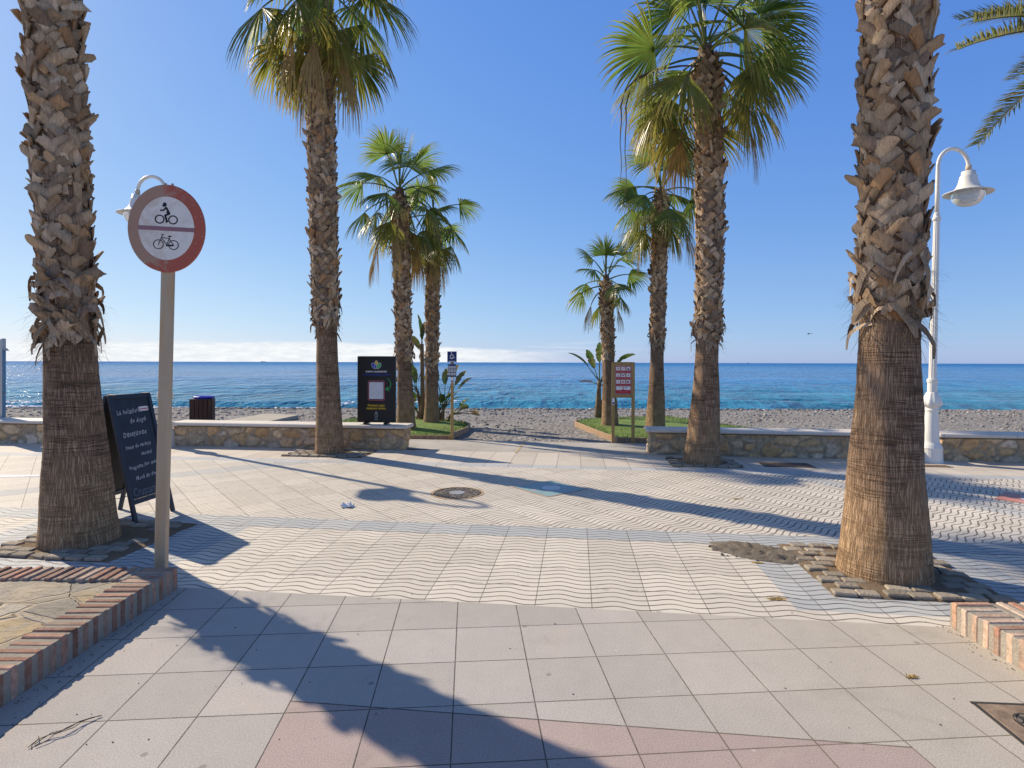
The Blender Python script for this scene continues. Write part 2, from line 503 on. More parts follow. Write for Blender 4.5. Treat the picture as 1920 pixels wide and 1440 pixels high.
# painted joint line on the concrete path
m = MB(); a, b = G(968, 849), G(984, 829)
sd = Vector((0.022, 0, 0)); m.add([a - sd, a + sd, b + sd, b - sd], [(0, 1, 2, 3)])
o = m.build('path_marking', simple('ochre_joint', (0.48, 0.36, 0.2), 0.85, 0.2, 0, 0.3, 20)); o.location.z = 0.006; struct(o)

# ------------------------------------------------------------------ beach and sea
SEA_Z = -1.32
def beach_z(Y):
    if Y < 14.5: return -0.05
    if Y < 33: return -0.05 - (Y - 14.5) / 18.5 * 1.02
    return -1.07 - (Y - 33) * 0.14
def beach_mat():
    t = material('beach_gravel', 0.95, 0.12); o = t.coord('Object'); x, y, z = t.xyz(o)
    vn = t.node('ShaderNodeTexVoronoi'); t.link(o, vn.inputs['Vector']); vn.inputs['Scale'].default_value = 9.0
    sep = t.node('ShaderNodeSeparateColor'); t.link(vn.outputs['Color'], sep.inputs[0])
    cellr = E(t.nt, sep.outputs[0])
    vn2 = t.node('ShaderNodeTexVoronoi'); t.link(o, vn2.inputs['Vector']); vn2.inputs['Scale'].default_value = 28.0
    sep2 = t.node('ShaderNodeSeparateColor'); t.link(vn2.outputs['Color'], sep2.inputs[0])
    c = t.ramp(cellr, [(0.0, (0.16, 0.15, 0.14)), (0.5, (0.26, 0.245, 0.23)), (0.85, (0.35, 0.33, 0.31)), (1.0, (0.50, 0.48, 0.46))])
    c2 = t.ramp(E(t.nt, sep2.outputs[0]), [(0.0, (0.15, 0.14, 0.13)), (0.6, (0.27, 0.255, 0.24)), (1.0, (0.43, 0.41, 0.39))])
    c = t.mix(0.55, c, c2)
    c = t.mix(t.noise(o, 0.35, 5, 0.6).smooth(0.35, 0.65) * 0.5, c, (0.20, 0.188, 0.176))
    wet = y.smooth(31.5, 34.0) * (t.noise(o, 0.5, 3) * 0.5 + 0.5)
    c = t.mix(wet * 0.55, c, (0.07, 0.065, 0.06))
    t.base(c)
    h = E(t.nt, vn.outputs['Distance']) * -1.4 + E(t.nt, vn2.outputs['Distance']) * -0.6 + t.noise(o, 2.5, 5) * 1.5
    t.nrm(t.bump(h, 0.8, 0.035))
    return t.m
m = MB(); xs = [-420, -160, -70, -40] + [-26 + i * 0.8 for i in range(66)] + [40, 70, 160, 420]; ys = [11.0, 11.6] + [12 + i * 0.55 for i in range(44)] + [37, 40, 60]
for Y in ys:
    for X in xs:
        vv = Vector((X, Y, 0)).dot(VX)
        z = beach_z(Y) + 0.07 * (mnoise.noise(Vector((X * 0.8, Y * 0.8, 0))) + 0.6 * mnoise.noise(Vector((X * 2.1, Y * 2.1, 4))))
        if Y < 13: z = min(z, -0.025)
        m.v.append(Vector((X, Y, z)))
m.c = [(1, 1, 1)] * len(m.v)
nx = len(xs)
for j in range(len(ys) - 1):
    for i in range(nx - 1): m.f.append((j * nx + i, j * nx + i + 1, (j + 1) * nx + i + 1, (j + 1) * nx + i)); m.mi.append(0)
BEACH_M = beach_mat()
struct(m.build('beach', BEACH_M, smooth=True))
m = MB(); m.add([Vector(p) for p in ((-400, -60, 0), (400, -60, 0), (400, 11.5, 0), (-400, 11.5, 0))], [(0, 1, 2, 3)])
o = m.build('ground', concrete_mat('town_ground')); o.location.z = -0.08; struct(o)

# loose stones on the beach
def stone_mat():
    t = material('beach_stone', 0.85, 0.25); o = t.coord('Object')
    c = t.mix(0.35, attr_col(t), t.mix(t.noise(o, 12, 4), (0.12, 0.11, 0.1), (0.36, 0.33, 0.3), ))
    t.base(c); return t.m
m = MB(); r2 = random.Random(3)
def pebble(m, p, s, col):
    n, vs = 6, []
    sx, sy, sz = s * r2.uniform(0.7, 1.4), s * r2.uniform(0.7, 1.3), s * r2.uniform(0.35, 0.7); ph = r2.uniform(0, 6)
    for zz, rr in ((-0.5, 0.8), (0.35, 1.0), (0.9, 0.55)):
        for k in range(n):
            a = ph + 2 * pi * k / n; q = rr * r2.uniform(0.8, 1.15)
            vs.append(p + Vector((cos(a) * sx * q, sin(a) * sy * q, zz * sz)))
    vs.append(p + Vector((0, 0, sz * 1.05)))
    fs = [(i * n + k, i * n + (k + 1) % n, (i + 1) * n + (k + 1) % n, (i + 1) * n + k) for i in range(2) for k in range(n)] + [(2 * n + k, 2 * n + (k + 1) % n, 3 * n) for k in range(n)]
    m.add(vs, fs, 0, col)
for i in range(7000):
    Y = 12.2 + 21.5 * r2.random() ** 0.8
    X = r2.uniform(-1.05, 1.05) * Y
    g = r2.choice((0.15, 0.2, 0.24, 0.28, 0.34, 0.5)); s = r2.choice((0.012, 0.015, 0.02, 0.025, 0.04)) * (1 + (Y - 12) / 18)
    if Vector((X, Y, 0)).dot(VX) < 12.0 or (X > 0.9 and X < 6 and Y < 17.5) or (X < -1.1 and X > -6 and Y < 17): continue
    pebble(m, Vector((X, Y, beach_z(Y) + 0.01)), s, (g, g * 0.95, g * 0.9))
for i in range(1500):      # tide line
    Y = 32.6 + r2.gauss(0, 0.5); X = r2.uniform(-1.0, 1.0) * Y; g = r2.choice((0.06, 0.09, 0.14, 0.2, 0.42))
    pebble(m, Vector((X, Y, beach_z(Y) + 0.01)), r2.uniform(0.05, 0.13), (g, g * 0.95, g * 0.9))
tag(m.build('shingle', stone_mat(), smooth=True, col=True), 'grey shingle stones lying all over the beach', 'shingle', None, 'stuff')

def sea_mat():
    t = material('sea_water', 0.16, 0.10); o = t.coord('Object'); x, y, z = t.xyz(o)
    t.b.inputs['IOR'].default_value = 1.16
    d = y
    near = t.mix(t.noise(t.scale(o, 0.03, 0.12, 1), 1, 4).smooth(0.35, 0.65), (0.02, 0.165, 0.29), (0.04, 0.22, 0.34))
    mid = (0.010, 0.155, 0.39); far = (0.010, 0.125, 0.36)
    c = t.mix(d.smooth(36, 110), near, mid); c = t.mix(d.smooth(140, 1400), c, far)
    n0 = t.noise(t.vec(x * 0.012, y * 0.010, 0), 1, 3, 0.5)
    n1 = t.noise(t.vec(x * 0.06, y * 0.035, 1), 1, 3, 0.55, 0.3)
    n2 = t.noise(t.vec(x * 0.26, y * 0.13, 2), 1, 3, 0.55, 0.3)
    n3 = t.noise(t.vec(x * 1.1, y * 0.55, 3), 1, 4, 0.6, 0.2)
    tex = (n0 - 0.5) * 0.6 + (n1 - 0.5) * 0.8 + (n2 - 0.5) * 0.9 + (n3 - 0.5) * 1.3 + 1.0
    c = scale_col(t, c, tex.mx(0.35))
    lightn = ((n1 + n2 + n3) / 3.0).smooth(0.52, 0.68) * 0.42
    c = t.mix(lightn, c, (0.09, 0.27, 0.47))
    t.base(c)
    h = n3 * 0.9 + n2 * 2.2 + n1 * 3.5
    t.nrm(t.bump(h, 1.0, 0.8))
    t.rgh(d.smooth(40, 900) * 0.16 + 0.12)
    return t.m
m = MB(); xs = [-30000, -6000, -1200, -300, -100] + [-60 + i * 2.0 for i in range(61)] + [100, 300, 1200, 6000, 30000]
ys = [33.6 + i * 0.35 for i in range(30)] + [44 + i * 1.2 for i in range(50)] + [106, 112, 120, 135, 160, 200, 300, 500, 1000, 2500, 6000, 15000, 40000]
def swell(X, Y):
    amp = 0.10 * max(0, 1 - Y / 160)
    w = sin(Y * 0.8 + 1.3 * mnoise.noise(Vector((X * 0.03, Y * 0.05, 0))) * 4 + X * 0.04)
    br = exp(-((Y - 41 - 1.2 * sin(X * 0.07)) / 1.3) ** 2) * 0.26 * (0.6 + 0.7 * mnoise.noise(Vector((X * 0.05, 3, 0))))
    rp = 0.03 * mnoise.noise(Vector((X * 0.9, Y * 0.9, 7))) * max(0, 1 - Y / 100)
    return amp * w + br + rp
nx = len(xs)
for Y in ys:
    for X in xs: m.v.append(Vector((X, Y, SEA_Z + (swell(X, Y) if Y < 160 else 0))))
m.c = [(1, 1, 1)] * len(m.v)
for j in range(len(ys) - 1):
    for i in range(nx - 1): m.f.append((j * nx + i, j * nx + i + 1, (j + 1) * nx + i + 1, (j + 1) * nx + i)); m.mi.append(0)
struct(m.build('sea', sea_mat(), smooth=True))

# foam where the small waves run up the shingle
foam_m = simple('sea_foam', (0.82, 0.85, 0.87), 0.9, 0.2, 0, 0.12, 3)
m = MB(); r3 = random.Random(12)
def foam_blob(m, X, Y, L, W, z, h):
    n = 10; pts = []
    for k in range(n):
        a = 2 * pi * k / n; pts.append(Vector((X + cos(a) * L * r3.uniform(0.7, 1.2), Y + sin(a) * W * r3.uniform(0.6, 1.3), z)))
    top = [Vector((X + (p.x - X) * 0.55, Y + (p.y - Y) * 0.55, z + h * r3.uniform(0.6, 1.2))) for p in pts]
    m.add(pts + top, [(k, (k + 1) % n, n + (k + 1) % n, n + k) for k in range(n)] + [tuple(n + k for k in range(n))])
for i in range(2600):
    X = r3.uniform(-38, 38); dens = 0.62 + 0.5 * mnoise.noise(Vector((X * 0.10, 0, 2))) + (0.25 if X < -8 else 0) - (0.55 if X > 16 else 0)
    if r3.random() > dens: continue
    edge = 34.9 + 0.5 * sin(X * 0.35) + 0.3 * sin(X * 0.9 + 1)
    Y = edge + abs(r3.gauss(0, 0.28))
    foam_blob(m, X, Y, r3.uniform(0.12, 0.6), r3.uniform(0.06, 0.2), SEA_Z + swell(X, Y) - 0.02, r3.uniform(0.05, 0.16))
for i in range(500):
    X = r3.uniform(-38, 14); 
    if mnoise.noise(Vector((X * 0.07, 5, 2))) < 0.08: continue
    Y = 41 + 1.2 * sin(X * 0.07) + r3.gauss(-0.6, 0.35)
    foam_blob(m, X, Y, r3.uniform(0.08, 0.35), r3.uniform(0.04, 0.1), SEA_Z + swell(X, Y) - 0.01, r3.uniform(0.02, 0.06))
tag(m.build('sea_foam', foam_m, smooth=True), 'white foam along the water line of the beach', 'foam', None, 'stuff')

# ------------------------------------------------------------------ stone bench walls
def rubble_mat():
    t = material('rubble_stone', 0.9, 0.2); o = t.coord('Object')
    c = scale_col(t, attr_col(t), t.noise(o, 15, 6, 0.68).lin(0.25, 0.75, 0.55, 1.4))
    c = t.mix(t.noise(o, 4, 5, 0.65).smooth(0.55, 0.75) * 0.35, c, (0.30, 0.21, 0.13))
    t.base(c); t.nrm(t.bump(t.noise(o, 40, 6, 0.7), 0.9, 0.015)); return t.m
RUB = rubble_mat()
def cap_mat():
    t = material('bench_slab', 0.6, 0.3); o = t.coord('Object'); x, y, z = t.xyz(o)
    j = joint((x / 1.15), 0.004, 1.15)
    c = scale_col(t, t.mix(t.noise(o, 1.5, 5, 0.6), (0.60, 0.53, 0.45), (0.72, 0.66, 0.58)), grit(t, o, 0.08))
    c = t.mix(t.noise(o, 4, 5, 0.7).smooth(0.6, 0.8) * 0.4, c, (0.36, 0.31, 0.25))
    t.base(t.mix(j * 0.8, c, (0.2, 0.17, 0.14))); t.nrm(t.bump(t.noise(o, 60, 3), 0.12, 0.004))
    return t.m
CAP = cap_mat()
def bench_wall(u0, u1, label, v=10.52, seed=1, dv=0.0):
    rr = random.Random(seed)
    root = thing('stone_bench', label, 'bench wall', UV(u0, v), PA, 'low stone bench walls along the promenade')
    L = u1 - u0
    m = MB(); nx_ = max(4, int(L / 0.022)); nz = 20; H = 0.405; dp = 0.40
    pal = [(0.60, 0.36, 0.17), (0.70, 0.45, 0.24), (0.76, 0.53, 0.31), (0.72, 0.55, 0.38), (0.56, 0.40, 0.24), (0.66, 0.42, 0.20)]
    # outline walked round the block so the rough face is one skin
    loop = []
    nd = 18
    loop += [(L * i / nx_, 0.0) for i in range(nx_)] + [(L, dp * i / nd) for i in range(nd)]
    loop += [(L - L * i / nx_, dp) for i in range(nx_)] + [(0, dp - dp * i / nd) for i in range(nd)]
    n = len(loop)
    for k in range(nz + 1):
        z = H * k / nz - 0.02
        for (x, y) in loop:
            w = mnoise.noise(Vector((x * 4, y * 4 + seed, z * 5))) * 0.35
            q = Vector((x * 3.5 + w, y * 3.5 + seed * 5.3, z * 5.2 + w * 0.6))
            dist, cells = mnoise.voronoi(q)
            e = max(0.0, min(1.0, (dist[1] - dist[0] - 0.07) / 0.16)); st = e * e * (3 - 2 * e)
            hsh = (cells[0].x * 12.9898 + cells[0].y * 78.233 + cells[0].z * 37.719) % 1.0
            pc = Vector(pal[int(hsh * 97) % len(pal)]) * (0.82 + 0.36 * ((hsh * 31) % 1.0))
            d = 0.030 * st + 0.012 * (hsh * 17 % 1.0) * st + 0.010 * mnoise.noise(Vector((x * 16, y * 16 + seed, z * 18))) - 0.022
            ox = (1 if x >= L - 1e-6 else -1 if x <= 1e-6 else 0); oy = (-1 if y <= 1e-6 else 1 if y >= dp - 1e-6 else 0)
            m.v.append(Vector((x + ox * d, y + oy * d, z)))
            mc = Vector((0.52, 0.385, 0.25)) * (0.8 + 0.4 * abs(mnoise.noise(Vector((x * 9, y * 9, z * 9)))))
            m.c.append(tuple(pc * st + mc * (1 - st)))
    for k in range(nz):
        for i in range(n): m.f.append((k * n + i, k * n + (i + 1) % n, (k + 1) * n + (i + 1) % n, (k + 1) * n + i)); m.mi.append(0)
    m.f.append(tuple(nz * n + i for i in range(n))); m.mi.append(0)
    m.build('stone_block', RUB, root, smooth=True, col=True)
    m = MB(); m.box(L / 2, dp / 2 - 0.005, H + 0.02 + 0.03 - 0.02 + 0.002, L + 0.12, dp + 0.13, 0.062, bev=0.014)
    m.build('bench_slab', CAP, root)
    return root
def u_at(px, v):      # u of the promenade line v seen at that column
    k = (px - 960) / F_PX
    Y = v / (VX.x * k + VX.y)
    return Vector((k * Y, Y, 0)).dot(UX)
bench_wall(u_at(-260, 10.5), u_at(200, 10.5), 'stone bench wall half hidden behind the thick trunk and the chalkboard', 10.3, 1)
bench_wall(u_at(329, 10.5), u_at(760, 10.5), 'stone bench wall that carries the black advert board', 10.42, 2)
bench_wall(u_at(1219, 10.5), u_at(1724, 10.5), 'stone bench wall between the red notice board and the near trunk', 10.52, 3)
bench_wall(u_at(1766, 10.5), u_at(2250, 10.5), 'short stretch of stone bench wall just past the white lamp', 10.5, 4)

# ------------------------------------------------------------------ palms
def trunk_mat():
    t = material('palm_trunk', 0.92, 0.15)
    uvn = t.node('ShaderNodeUVMap'); uvn.uv_map = 'uv'
    u, v, w = t.xyz(uvn.outputs[0])
    o = t.coord('Object')
    warp = t.noise(t.vec(u * 3, v * 3), 1, 3) * 0.05
    ringw = t.noise(t.vec(u * 1.6, v * 1.2 ), 1, 4, 0.6)
    rn = t.noise(t.vec(u * 0.9 + v * 0.3, v * 26 + ringw * 1.6), 1, 3, 0.55)
    rings = (rn - 0.47).abs().smooth(0.04, 0.0) * t.noise(t.vec(u * 2.6, v * 5), 1, 3).smooth(0.36, 0.60)
    fis = t.noise(t.vec(u * 115 + t.noise(t.vec(u * 8, v * 14), 1, 2) * 2.2, v * 6 + warp), 1, 3, 0.6)
    fissure = fis.smooth(0.56, 0.40)
    c = t.mix(fissure, (0.375, 0.25, 0.165), (0.205, 0.132, 0.085))
    c = t.mix(rings * 0.6, c, (0.065, 0.043, 0.030))
    blotch = t.noise(t.vec(u * 2.2, v * 1.6), 1, 4, 0.6)
    c = scale_col(t, c, blotch.lin(0.25, 0.75, 0.7, 1.3))
    low = (v + (t.noise(t.vec(u * 3, v * 2), 1, 3) - 0.5) * 0.5).smooth(0.95, 0.25)
    c = t.mix(low * 0.62, c, t.mix(fissure, (0.56, 0.37, 0.205), (0.36, 0.225, 0.12)))
    sc = t.noise(t.vec(u * 6, v * 6), 1, 2).smooth(0.72, 0.76) * v.lt(1.0)
    c = t.mix(sc * 0.5, c, (0.06, 0.04, 0.03))
    t.base(c)
    h = (1.0 - fissure) * 0.8 - rings * 1.0 + t.noise(t.vec(u * 160, v * 40), 1, 2) * 0.3
    t.nrm(t.bump(h, 0.9, 0.012))
    return t.m
TRUNK_M = trunk_mat()
def boot_mat():
    t = material('leaf_base', 0.85, 0.2); o = t.coord('Object')
    fib = t.noise(t.scale(o, 60, 60, 9), 1, 4, 0.65)
    c = scale_col(t, attr_col(t), fib.lin(0.25, 0.75, 0.62, 1.3))
    c = t.mix(t.noise(o, 11, 4, 0.65).smooth(0.55, 0.75) * 0.45, c, (0.09, 0.066, 0.048))
    t.base(c); t.nrm(t.bump(fib, 0.6, 0.008))
    return t.m
BOOT_M = boot_mat()
def frond_mat(name='palm_leaf', rough=0.36, tr=0.45):
    t = material(name, rough, 0.5); o = t.coord('Object')
    c = scale_col(t, attr_col(t), t.noise(o, 3, 4).lin(0.3, 0.7, 0.75, 1.25))
    t.base(c)
    tl = t.node('ShaderNodeBsdfTranslucent'); t.link(scale_col(t, c, E(t.nt, t.node('ShaderNodeValue').outputs[0]) * 0 + 1.5), tl.inputs['Color'])
    mx = t.node('ShaderNodeMixShader'); mx.inputs[0].default_value = tr
    t.link(t.b.outputs[0], mx.inputs[1]); t.link(tl.outputs[0], mx.inputs[2])
    out = [n for n in t.nt.nodes if n.type == 'OUTPUT_MATERIAL'][0]
    t.link(mx.outputs[0], out.inputs['Surface'])
    return t.m
LEAF_M = frond_mat()
DEAD_M = frond_mat('dead_palm_leaf', 0.8, 0.15)
GRAV = Vector((0, 0, -1))

def fan_leaf(mb, rr, org, az, el, plen, blen, nseg, spread, green, yellow, droop=1.0, rows=7, fold=0.25, petcol=None, width=1.0):
    """one fan leaf: a petiole, then pleated segments that hang at their tips"""
    d = Vector((cos(az) * cos(el), sin(az) * cos(el), sin(el)))
    pts = [org.copy()]; p = org.copy(); n = 7
    for i in range(n):
        p = p + d * (plen / n); pts.append(p.copy())
        d = (d + GRAV * (0.055 * droop * (1.0 + (1 - abs(d.z)) * 0.6))).normalized()
    pc = petcol or (0.16, 0.19, 0.05)
    mb.tube(pts, [0.022 - 0.010 * i / n for i in range(n + 1)], 5, 1, pc)
    # the blade's frame
    T = d; B = T.cross(Vector((0, 0, 1)))
    if B.length < 0.1: B = Vector((-sin(az), cos(az), 0))
    B.normalize(); N = B.cross(T).normalized()
    roll = rr.gauss(0, 0.45); B, N = B * cos(roll) + N * sin(roll), N * cos(roll) - B * sin(roll)
    dphi = 2 * spread / nseg
    H = p
    for k in range(nseg):
        ph = -spread + dphi * (k + 0.5)
        L = blen * (0.78 + 0.22 * cos(ph * 0.7)) * rr.uniform(0.88, 1.08)
        v = T * cos(ph) + B * sin(ph)
        v = (v - N * (fold * abs(sin(ph)) * 1.1) + T * 0.12).normalized()
        side = (B * cos(ph) - T * sin(ph)).normalized()
        q = H.copy(); dd = v.copy(); vs = []; cs = []
        yl = min(1, max(0, yellow + rr.gauss(0, 0.12))); tipy = min(1.0, yl + rr.uniform(0.15, 0.75))
        base = Vector(green) * rr.uniform(0.75, 1.2)
        for i in range(rows):
            s = i / (rows - 1)
            if i:
                q = q + dd * (L / (rows - 1))
                g = (0.04 + 1.05 * max(0, s - 0.38) ** 1.15) * droop
                dd = (dd + GRAV * g + Vector((rr.gauss(0, 0.03), rr.gauss(0, 0.03), 0))).normalized()
            w = 2 * L * s * sin(dphi / 2) * 1.04
            if s > 0.5: w = L * sin(dphi / 2) * 1.04 * (1 - (s - 0.5) / 0.5) ** 0.8
            w = max(w, 0.004) * width
            nn = side.cross(dd)
            if nn.length > 1e-3: nn.normalize()
            vs += [q - side * w / 2, q + nn * w * 0.32, q + side * w / 2]
            f = yl + (tipy - yl) * max(0, (s - 0.45) / 0.55) ** 1.3
            c = base * (1 - f) + Vector((0.36, 0.27, 0.07)) * min(f, 0.75) * rr.uniform(0.8, 1.1) + Vector((0.33, 0.2, 0.09)) * max(0, f - 0.75)
            cs += [tuple(c)] * 3
        fs = []
        for i in range(rows - 1):
            a = 3 * i; fs += [(a, a + 1, a + 4, a + 3), (a + 1, a + 2, a + 5, a + 4)]
        mb.add(vs, fs, 0, cs)

def palm(name, label, base, top, r0, rb, zs, crown_r, nleaf, seed, group='fan palms of the promenade', boots=1.0, fine=False, dead=3, low=-0.9, high=1.35, leafcol=(0.10, 0.165, 0.028), yel=0.12, bend=0.0, skirt=1.0, bare=False, foot=0.0, shag=0, bulge=1.0):
    """r0 radius at the foot, rb radius of the bare stem at zs, boots above zs up to the crown"""
    rr = random.Random(seed)
    root = thing(name, label, 'palm tree', base, 0, group)
    base = Vector(base); T = Vector(top) - base; H = T.z
    def axis(z):
        s = z / H
        return Vector((T.x * s + bend * sin(pi * s), T.y * s, z))
    def rad(z):
        if z < zs + 0.08 * (bulge > 1):
            s = min(1.0, z / zs)
            return rb + (r0 - rb) * (1 - s) ** 1.35 + 0.012 * exp(-z / 0.12)
        return bulge * rb * (0.93 + 0.16 * min(1, (z - zs) / 2.5) - 0.12 * (z - zs) / max(0.1, H - zs)) * (1 - 0.5 * max(0.0, min(1.0, (z - H + 0.55) / 0.55)))
    # trunk
    m = MB(); n = 56 if fine else 30; zsN = int(H / (0.045 if fine else 0.09)); 
    for j in range(zsN + 1):
        z = -0.05 + (H + 0.05) * j / zsN; c = axis(max(z, 0)); R = rad(max(z, 0))
        for k in range(n + 1):
            a = pi / 2 + 2 * pi * k / n
            d = 0.016 * mnoise.noise(Vector((cos(a) * 1.6, sin(a) * 1.6, z * 1.7 + seed * 7))) + 0.005 * mnoise.noise(Vector((cos(a) * 3, sin(a) * 3, z * 22 + seed)))
            m.uv[len(m.v)] = (2 * pi * k / n * 0.27, z + seed * 3 if False else z)
            m.v.append(Vector((c.x + cos(a) * (R + d), c.y + sin(a) * (R + d), z))); m.c.append((1, 1, 1))
    for j in range(zsN):
        for k in range(n): m.f.append((j * (n + 1) + k, j * (n + 1) + k + 1, (j + 1) * (n + 1) + k + 1, (j + 1) * (n + 1) + k)); m.mi.append(0)
    trunk = m.build('trunk', TRUNK_M, root, smooth=True)
    # criss-crossing leaf bases left on the stem
    m = MB()
    ztop = H - 0.28; row = 0; z = zs - 0.05
    pal = [(0.43, 0.305, 0.195), (0.50, 0.365, 0.24), (0.33, 0.23, 0.145), (0.45, 0.30, 0.175), (0.28, 0.20, 0.14), (0.56, 0.42, 0.29)]
    while z < ztop:
        R = rad(z); cnt = max(8, int(2 * pi * R / (0.108 * boots)))
        for k in range(cnt):
            a0 = 2 * pi * (k + 0.5 * (row % 2) + rr.uniform(-0.13, 0.13)) / cnt
            sgn = 1 if (row + k) % 2 else -1
            if rr.random() < 0.15: sgn = -sgn
            al = sgn * rr.uniform(0.55, 0.95) if rr.random() > 0.14 else rr.uniform(-0.2, 0.2)
            L = rr.uniform(0.16, 0.23) * boots; W = rr.uniform(0.075, 0.108) * boots
            if abs(al) < 0.16: W *= 0.6; L *= 1.25
            fl = rr.uniform(0.022, 0.052) * boots + (0.05 if rr.random() < 0.09 else 0)
            if z > ztop - 0.8: fl += 0.03
            th = rr.uniform(0.012, 0.022)
            zz0 = z + rr.uniform(-0.022, 0.022); ns, nw = (5, 5) if fine else (3, 3)
            col = Vector(rr.choice(pal)) * rr.uniform(0.7, 1.2)
            if rr.random() < 0.10: col = Vector((0.46, 0.27, 0.14)) * rr.uniform(0.7, 1.0)
            tip = col * 0.62 + Vector((0.11, 0.06, 0.02)); drk = col * rr.uniform(0.55, 0.95)
            vs = []; cs = []; rag = [rr.uniform(-0.10, 0.07) for _ in range(nw)]; twist = rr.gauss(0, 0.012)
            for lay in (0, 1):
                for i in range(ns):
                    s = i / (ns - 1)
                    for j in range(nw):
                        w = 2 * j / (nw - 1) - 1
                        ss = s + (rag[j] if i == ns - 1 else 0)
                        taper = 1.0 - 0.12 * s
                        x = L * ss * sin(al) + w * W / 2 * taper * cos(al)
                        zz = L * ss * cos(al) - w * W / 2 * taper * sin(al)
                        lift = 0.004 + fl * ss ** 1.4 + 0.007 * (1 - w * w) * (1 - 0.4 * s) + twist * w * s - lay * th * (0.9 if 0 < i < ns else 1)
                        hgt = zz0 + zz; c = axis(min(max(hgt, 0), H)); Rr = rad(min(hgt, H)) + lift
                        a = a0 + x / R
                        vs.append(Vector((c.x + cos(a) * Rr, c.y + sin(a) * Rr, hgt)))
                        e = abs(w) ** 3
                        cc = col * (1 - 0.45 * e) + drk * 0.25 * e
                        if lay: cc = tip
                        cs.append(tuple(cc))
            fs = []; O = ns * nw
            for i in range(ns - 1):
                for j in range(nw - 1):
                    q = (i * nw + j, i * nw + j + 1, (i + 1) * nw + j + 1, (i + 1) * nw + j); fs.append(q); fs.append(tuple(x + O for x in q[::-1]))
                for j in (0, nw - 1):
                    q = (i * nw + j, (i + 1) * nw + j, O + (i + 1) * nw + j, O + i * nw + j); fs.append(q if j == 0 else q[::-1])
            for j in range(nw - 1):
                i = ns - 1; fs.append((i * nw + j, i * nw + j + 1, O + i * nw + j + 1, O + i * nw + j))
            m.add(vs, fs, 0, cs)
        z += 0.088 * boots; row += 1
    m.build('leaf_bases', BOOT_M, trunk, col=True)
    # torn skirt of fibre and split bases at the foot of the leaf bases
    if skirt > 0:
        m = MB(); R = rad(zs + 0.02)
        for k in range(int(46 * skirt)):
            a = rr.uniform(0, 2 * pi); z0 = zs + rr.uniform(-0.10, 0.42 * skirt); L = rr.uniform(0.14, 0.34) * skirt; W = rr.uniform(0.035, 0.085)
            tang = rr.gauss(0, 0.8); far_ = rr.random() > 0.92; out = rr.uniform(0.3, 0.7) if far_ else rr.uniform(0.05, 0.4); L *= 0.62 if far_ else 1.0; upw = rr.uniform(-1.1, -0.3) if far_ else rr.uniform(-0.7, 0.45)
            c = axis(z0); R_ = rad(z0) * 1.0; nrm = Vector((cos(a), sin(a), 0)); tn = Vector((-sin(a), cos(a), 0))
            p = c + nrm * (R_ + 0.012); d = (nrm * out * 0.5 + tn * tang + Vector((0, 0, upw))).normalized()
            pts = [p.copy()]; ws = [W * 0.8]; sd = []
            for i in range(6):
                p = p + d * L / 6
                off = p - axis(min(max(p.z, 0), H)); off.z = 0
                if off.length < R_ + 0.015: p += off.normalized() * (R_ + 0.02 - off.length)
                off = p - axis(min(max(p.z, 0), H)); off.z = 0
                if off.length > R_ + 0.085: p -= off.normalized() * (off.length - R_ - 0.085)
                pts.append(p.copy()); ws.append(W * (1 - 0.62 * ((i + 1) / 6) ** 2.6) * rr.uniform(0.85, 1.1)); d = (d + GRAV * rr.uniform(0.15, 0.45) + tn * rr.gauss(0, 0.12)).normalized()
            for i in range(7):
                e = (pts[min(i + 1, 6)] - pts[max(i - 1, 0)]).normalized(); b = e.cross(nrm + Vector((0, 0, 0.4)))
                sd.append(b.normalized() if b.length > 0.05 else tn)
            col = Vector(rr.choice(pal)) * rr.uniform(0.6, 1.25)
            m.ribbon(pts, ws, sd, 0, tuple(col))
        for k in range(int(520 * skirt) if fine else int(120 * skirt)):
            a = rr.uniform(0, 2 * pi); z0 = zs + rr.uniform(-0.22, 0.35); L = rr.uniform(0.06, 0.26); c = axis(z0); R_ = rad(z0)
            nrm = Vector((cos(a), sin(a), 0)); tn = Vector((-sin(a), cos(a), 0))
            p = c + nrm * (R_ + 0.004); d = (nrm * rr.uniform(0.1, 0.8) + tn * rr.gauss(0, 0.5) + Vector((0, 0, rr.uniform(-0.7, 0.5)))).normalized()
            pts = [p.copy()]
            for i in range(4):
                p = p + d * L / 4; pts.append(p.copy()); d = (d + GRAV * rr.uniform(0.1, 0.4) + tn * rr.gauss(0, 0.2)).normalized()
            w = 0.004 if fine else 0.007
            m.ribbon(pts, [w, w, w, w * 0.8, w * 0.4], [tn] * 5, 0, (0.17, 0.115, 0.07))
        m.build('fibre_skirt', BOOT_M, trunk, col=True)
    # crown
    m = MB(); ga = 2.39996; cpt = axis(H)
    for k in range(nleaf):
        s = k / max(1, nleaf - 1)
        el = high + (low - high) * s ** 0.85 + rr.gauss(0, 0.10)
        az = ga * k + rr.gauss(0, 0.2) + seed
        plen = crown_r * rr.uniform(0.42, 0.58) * (0.75 + 0.25 * min(1, s * 2)); blen = crown_r * rr.uniform(0.50, 0.60)
        y = yel * 0.25 + max(0, s - 0.45) * yel * 3.2
        org = cpt + Vector((cos(az) * 0.07, sin(az) * 0.07, 0.12 - 0.5 * s))
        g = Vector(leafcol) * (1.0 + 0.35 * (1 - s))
        fan_leaf(m, rr, org, az, el, plen, blen, 44 if crown_r > 1.3 else 30, radians(98) if s < 0.8 else radians(80), g, y, droop=0.85 + 0.35 * s, rows=7, fold=0.28 + 0.25 * s)
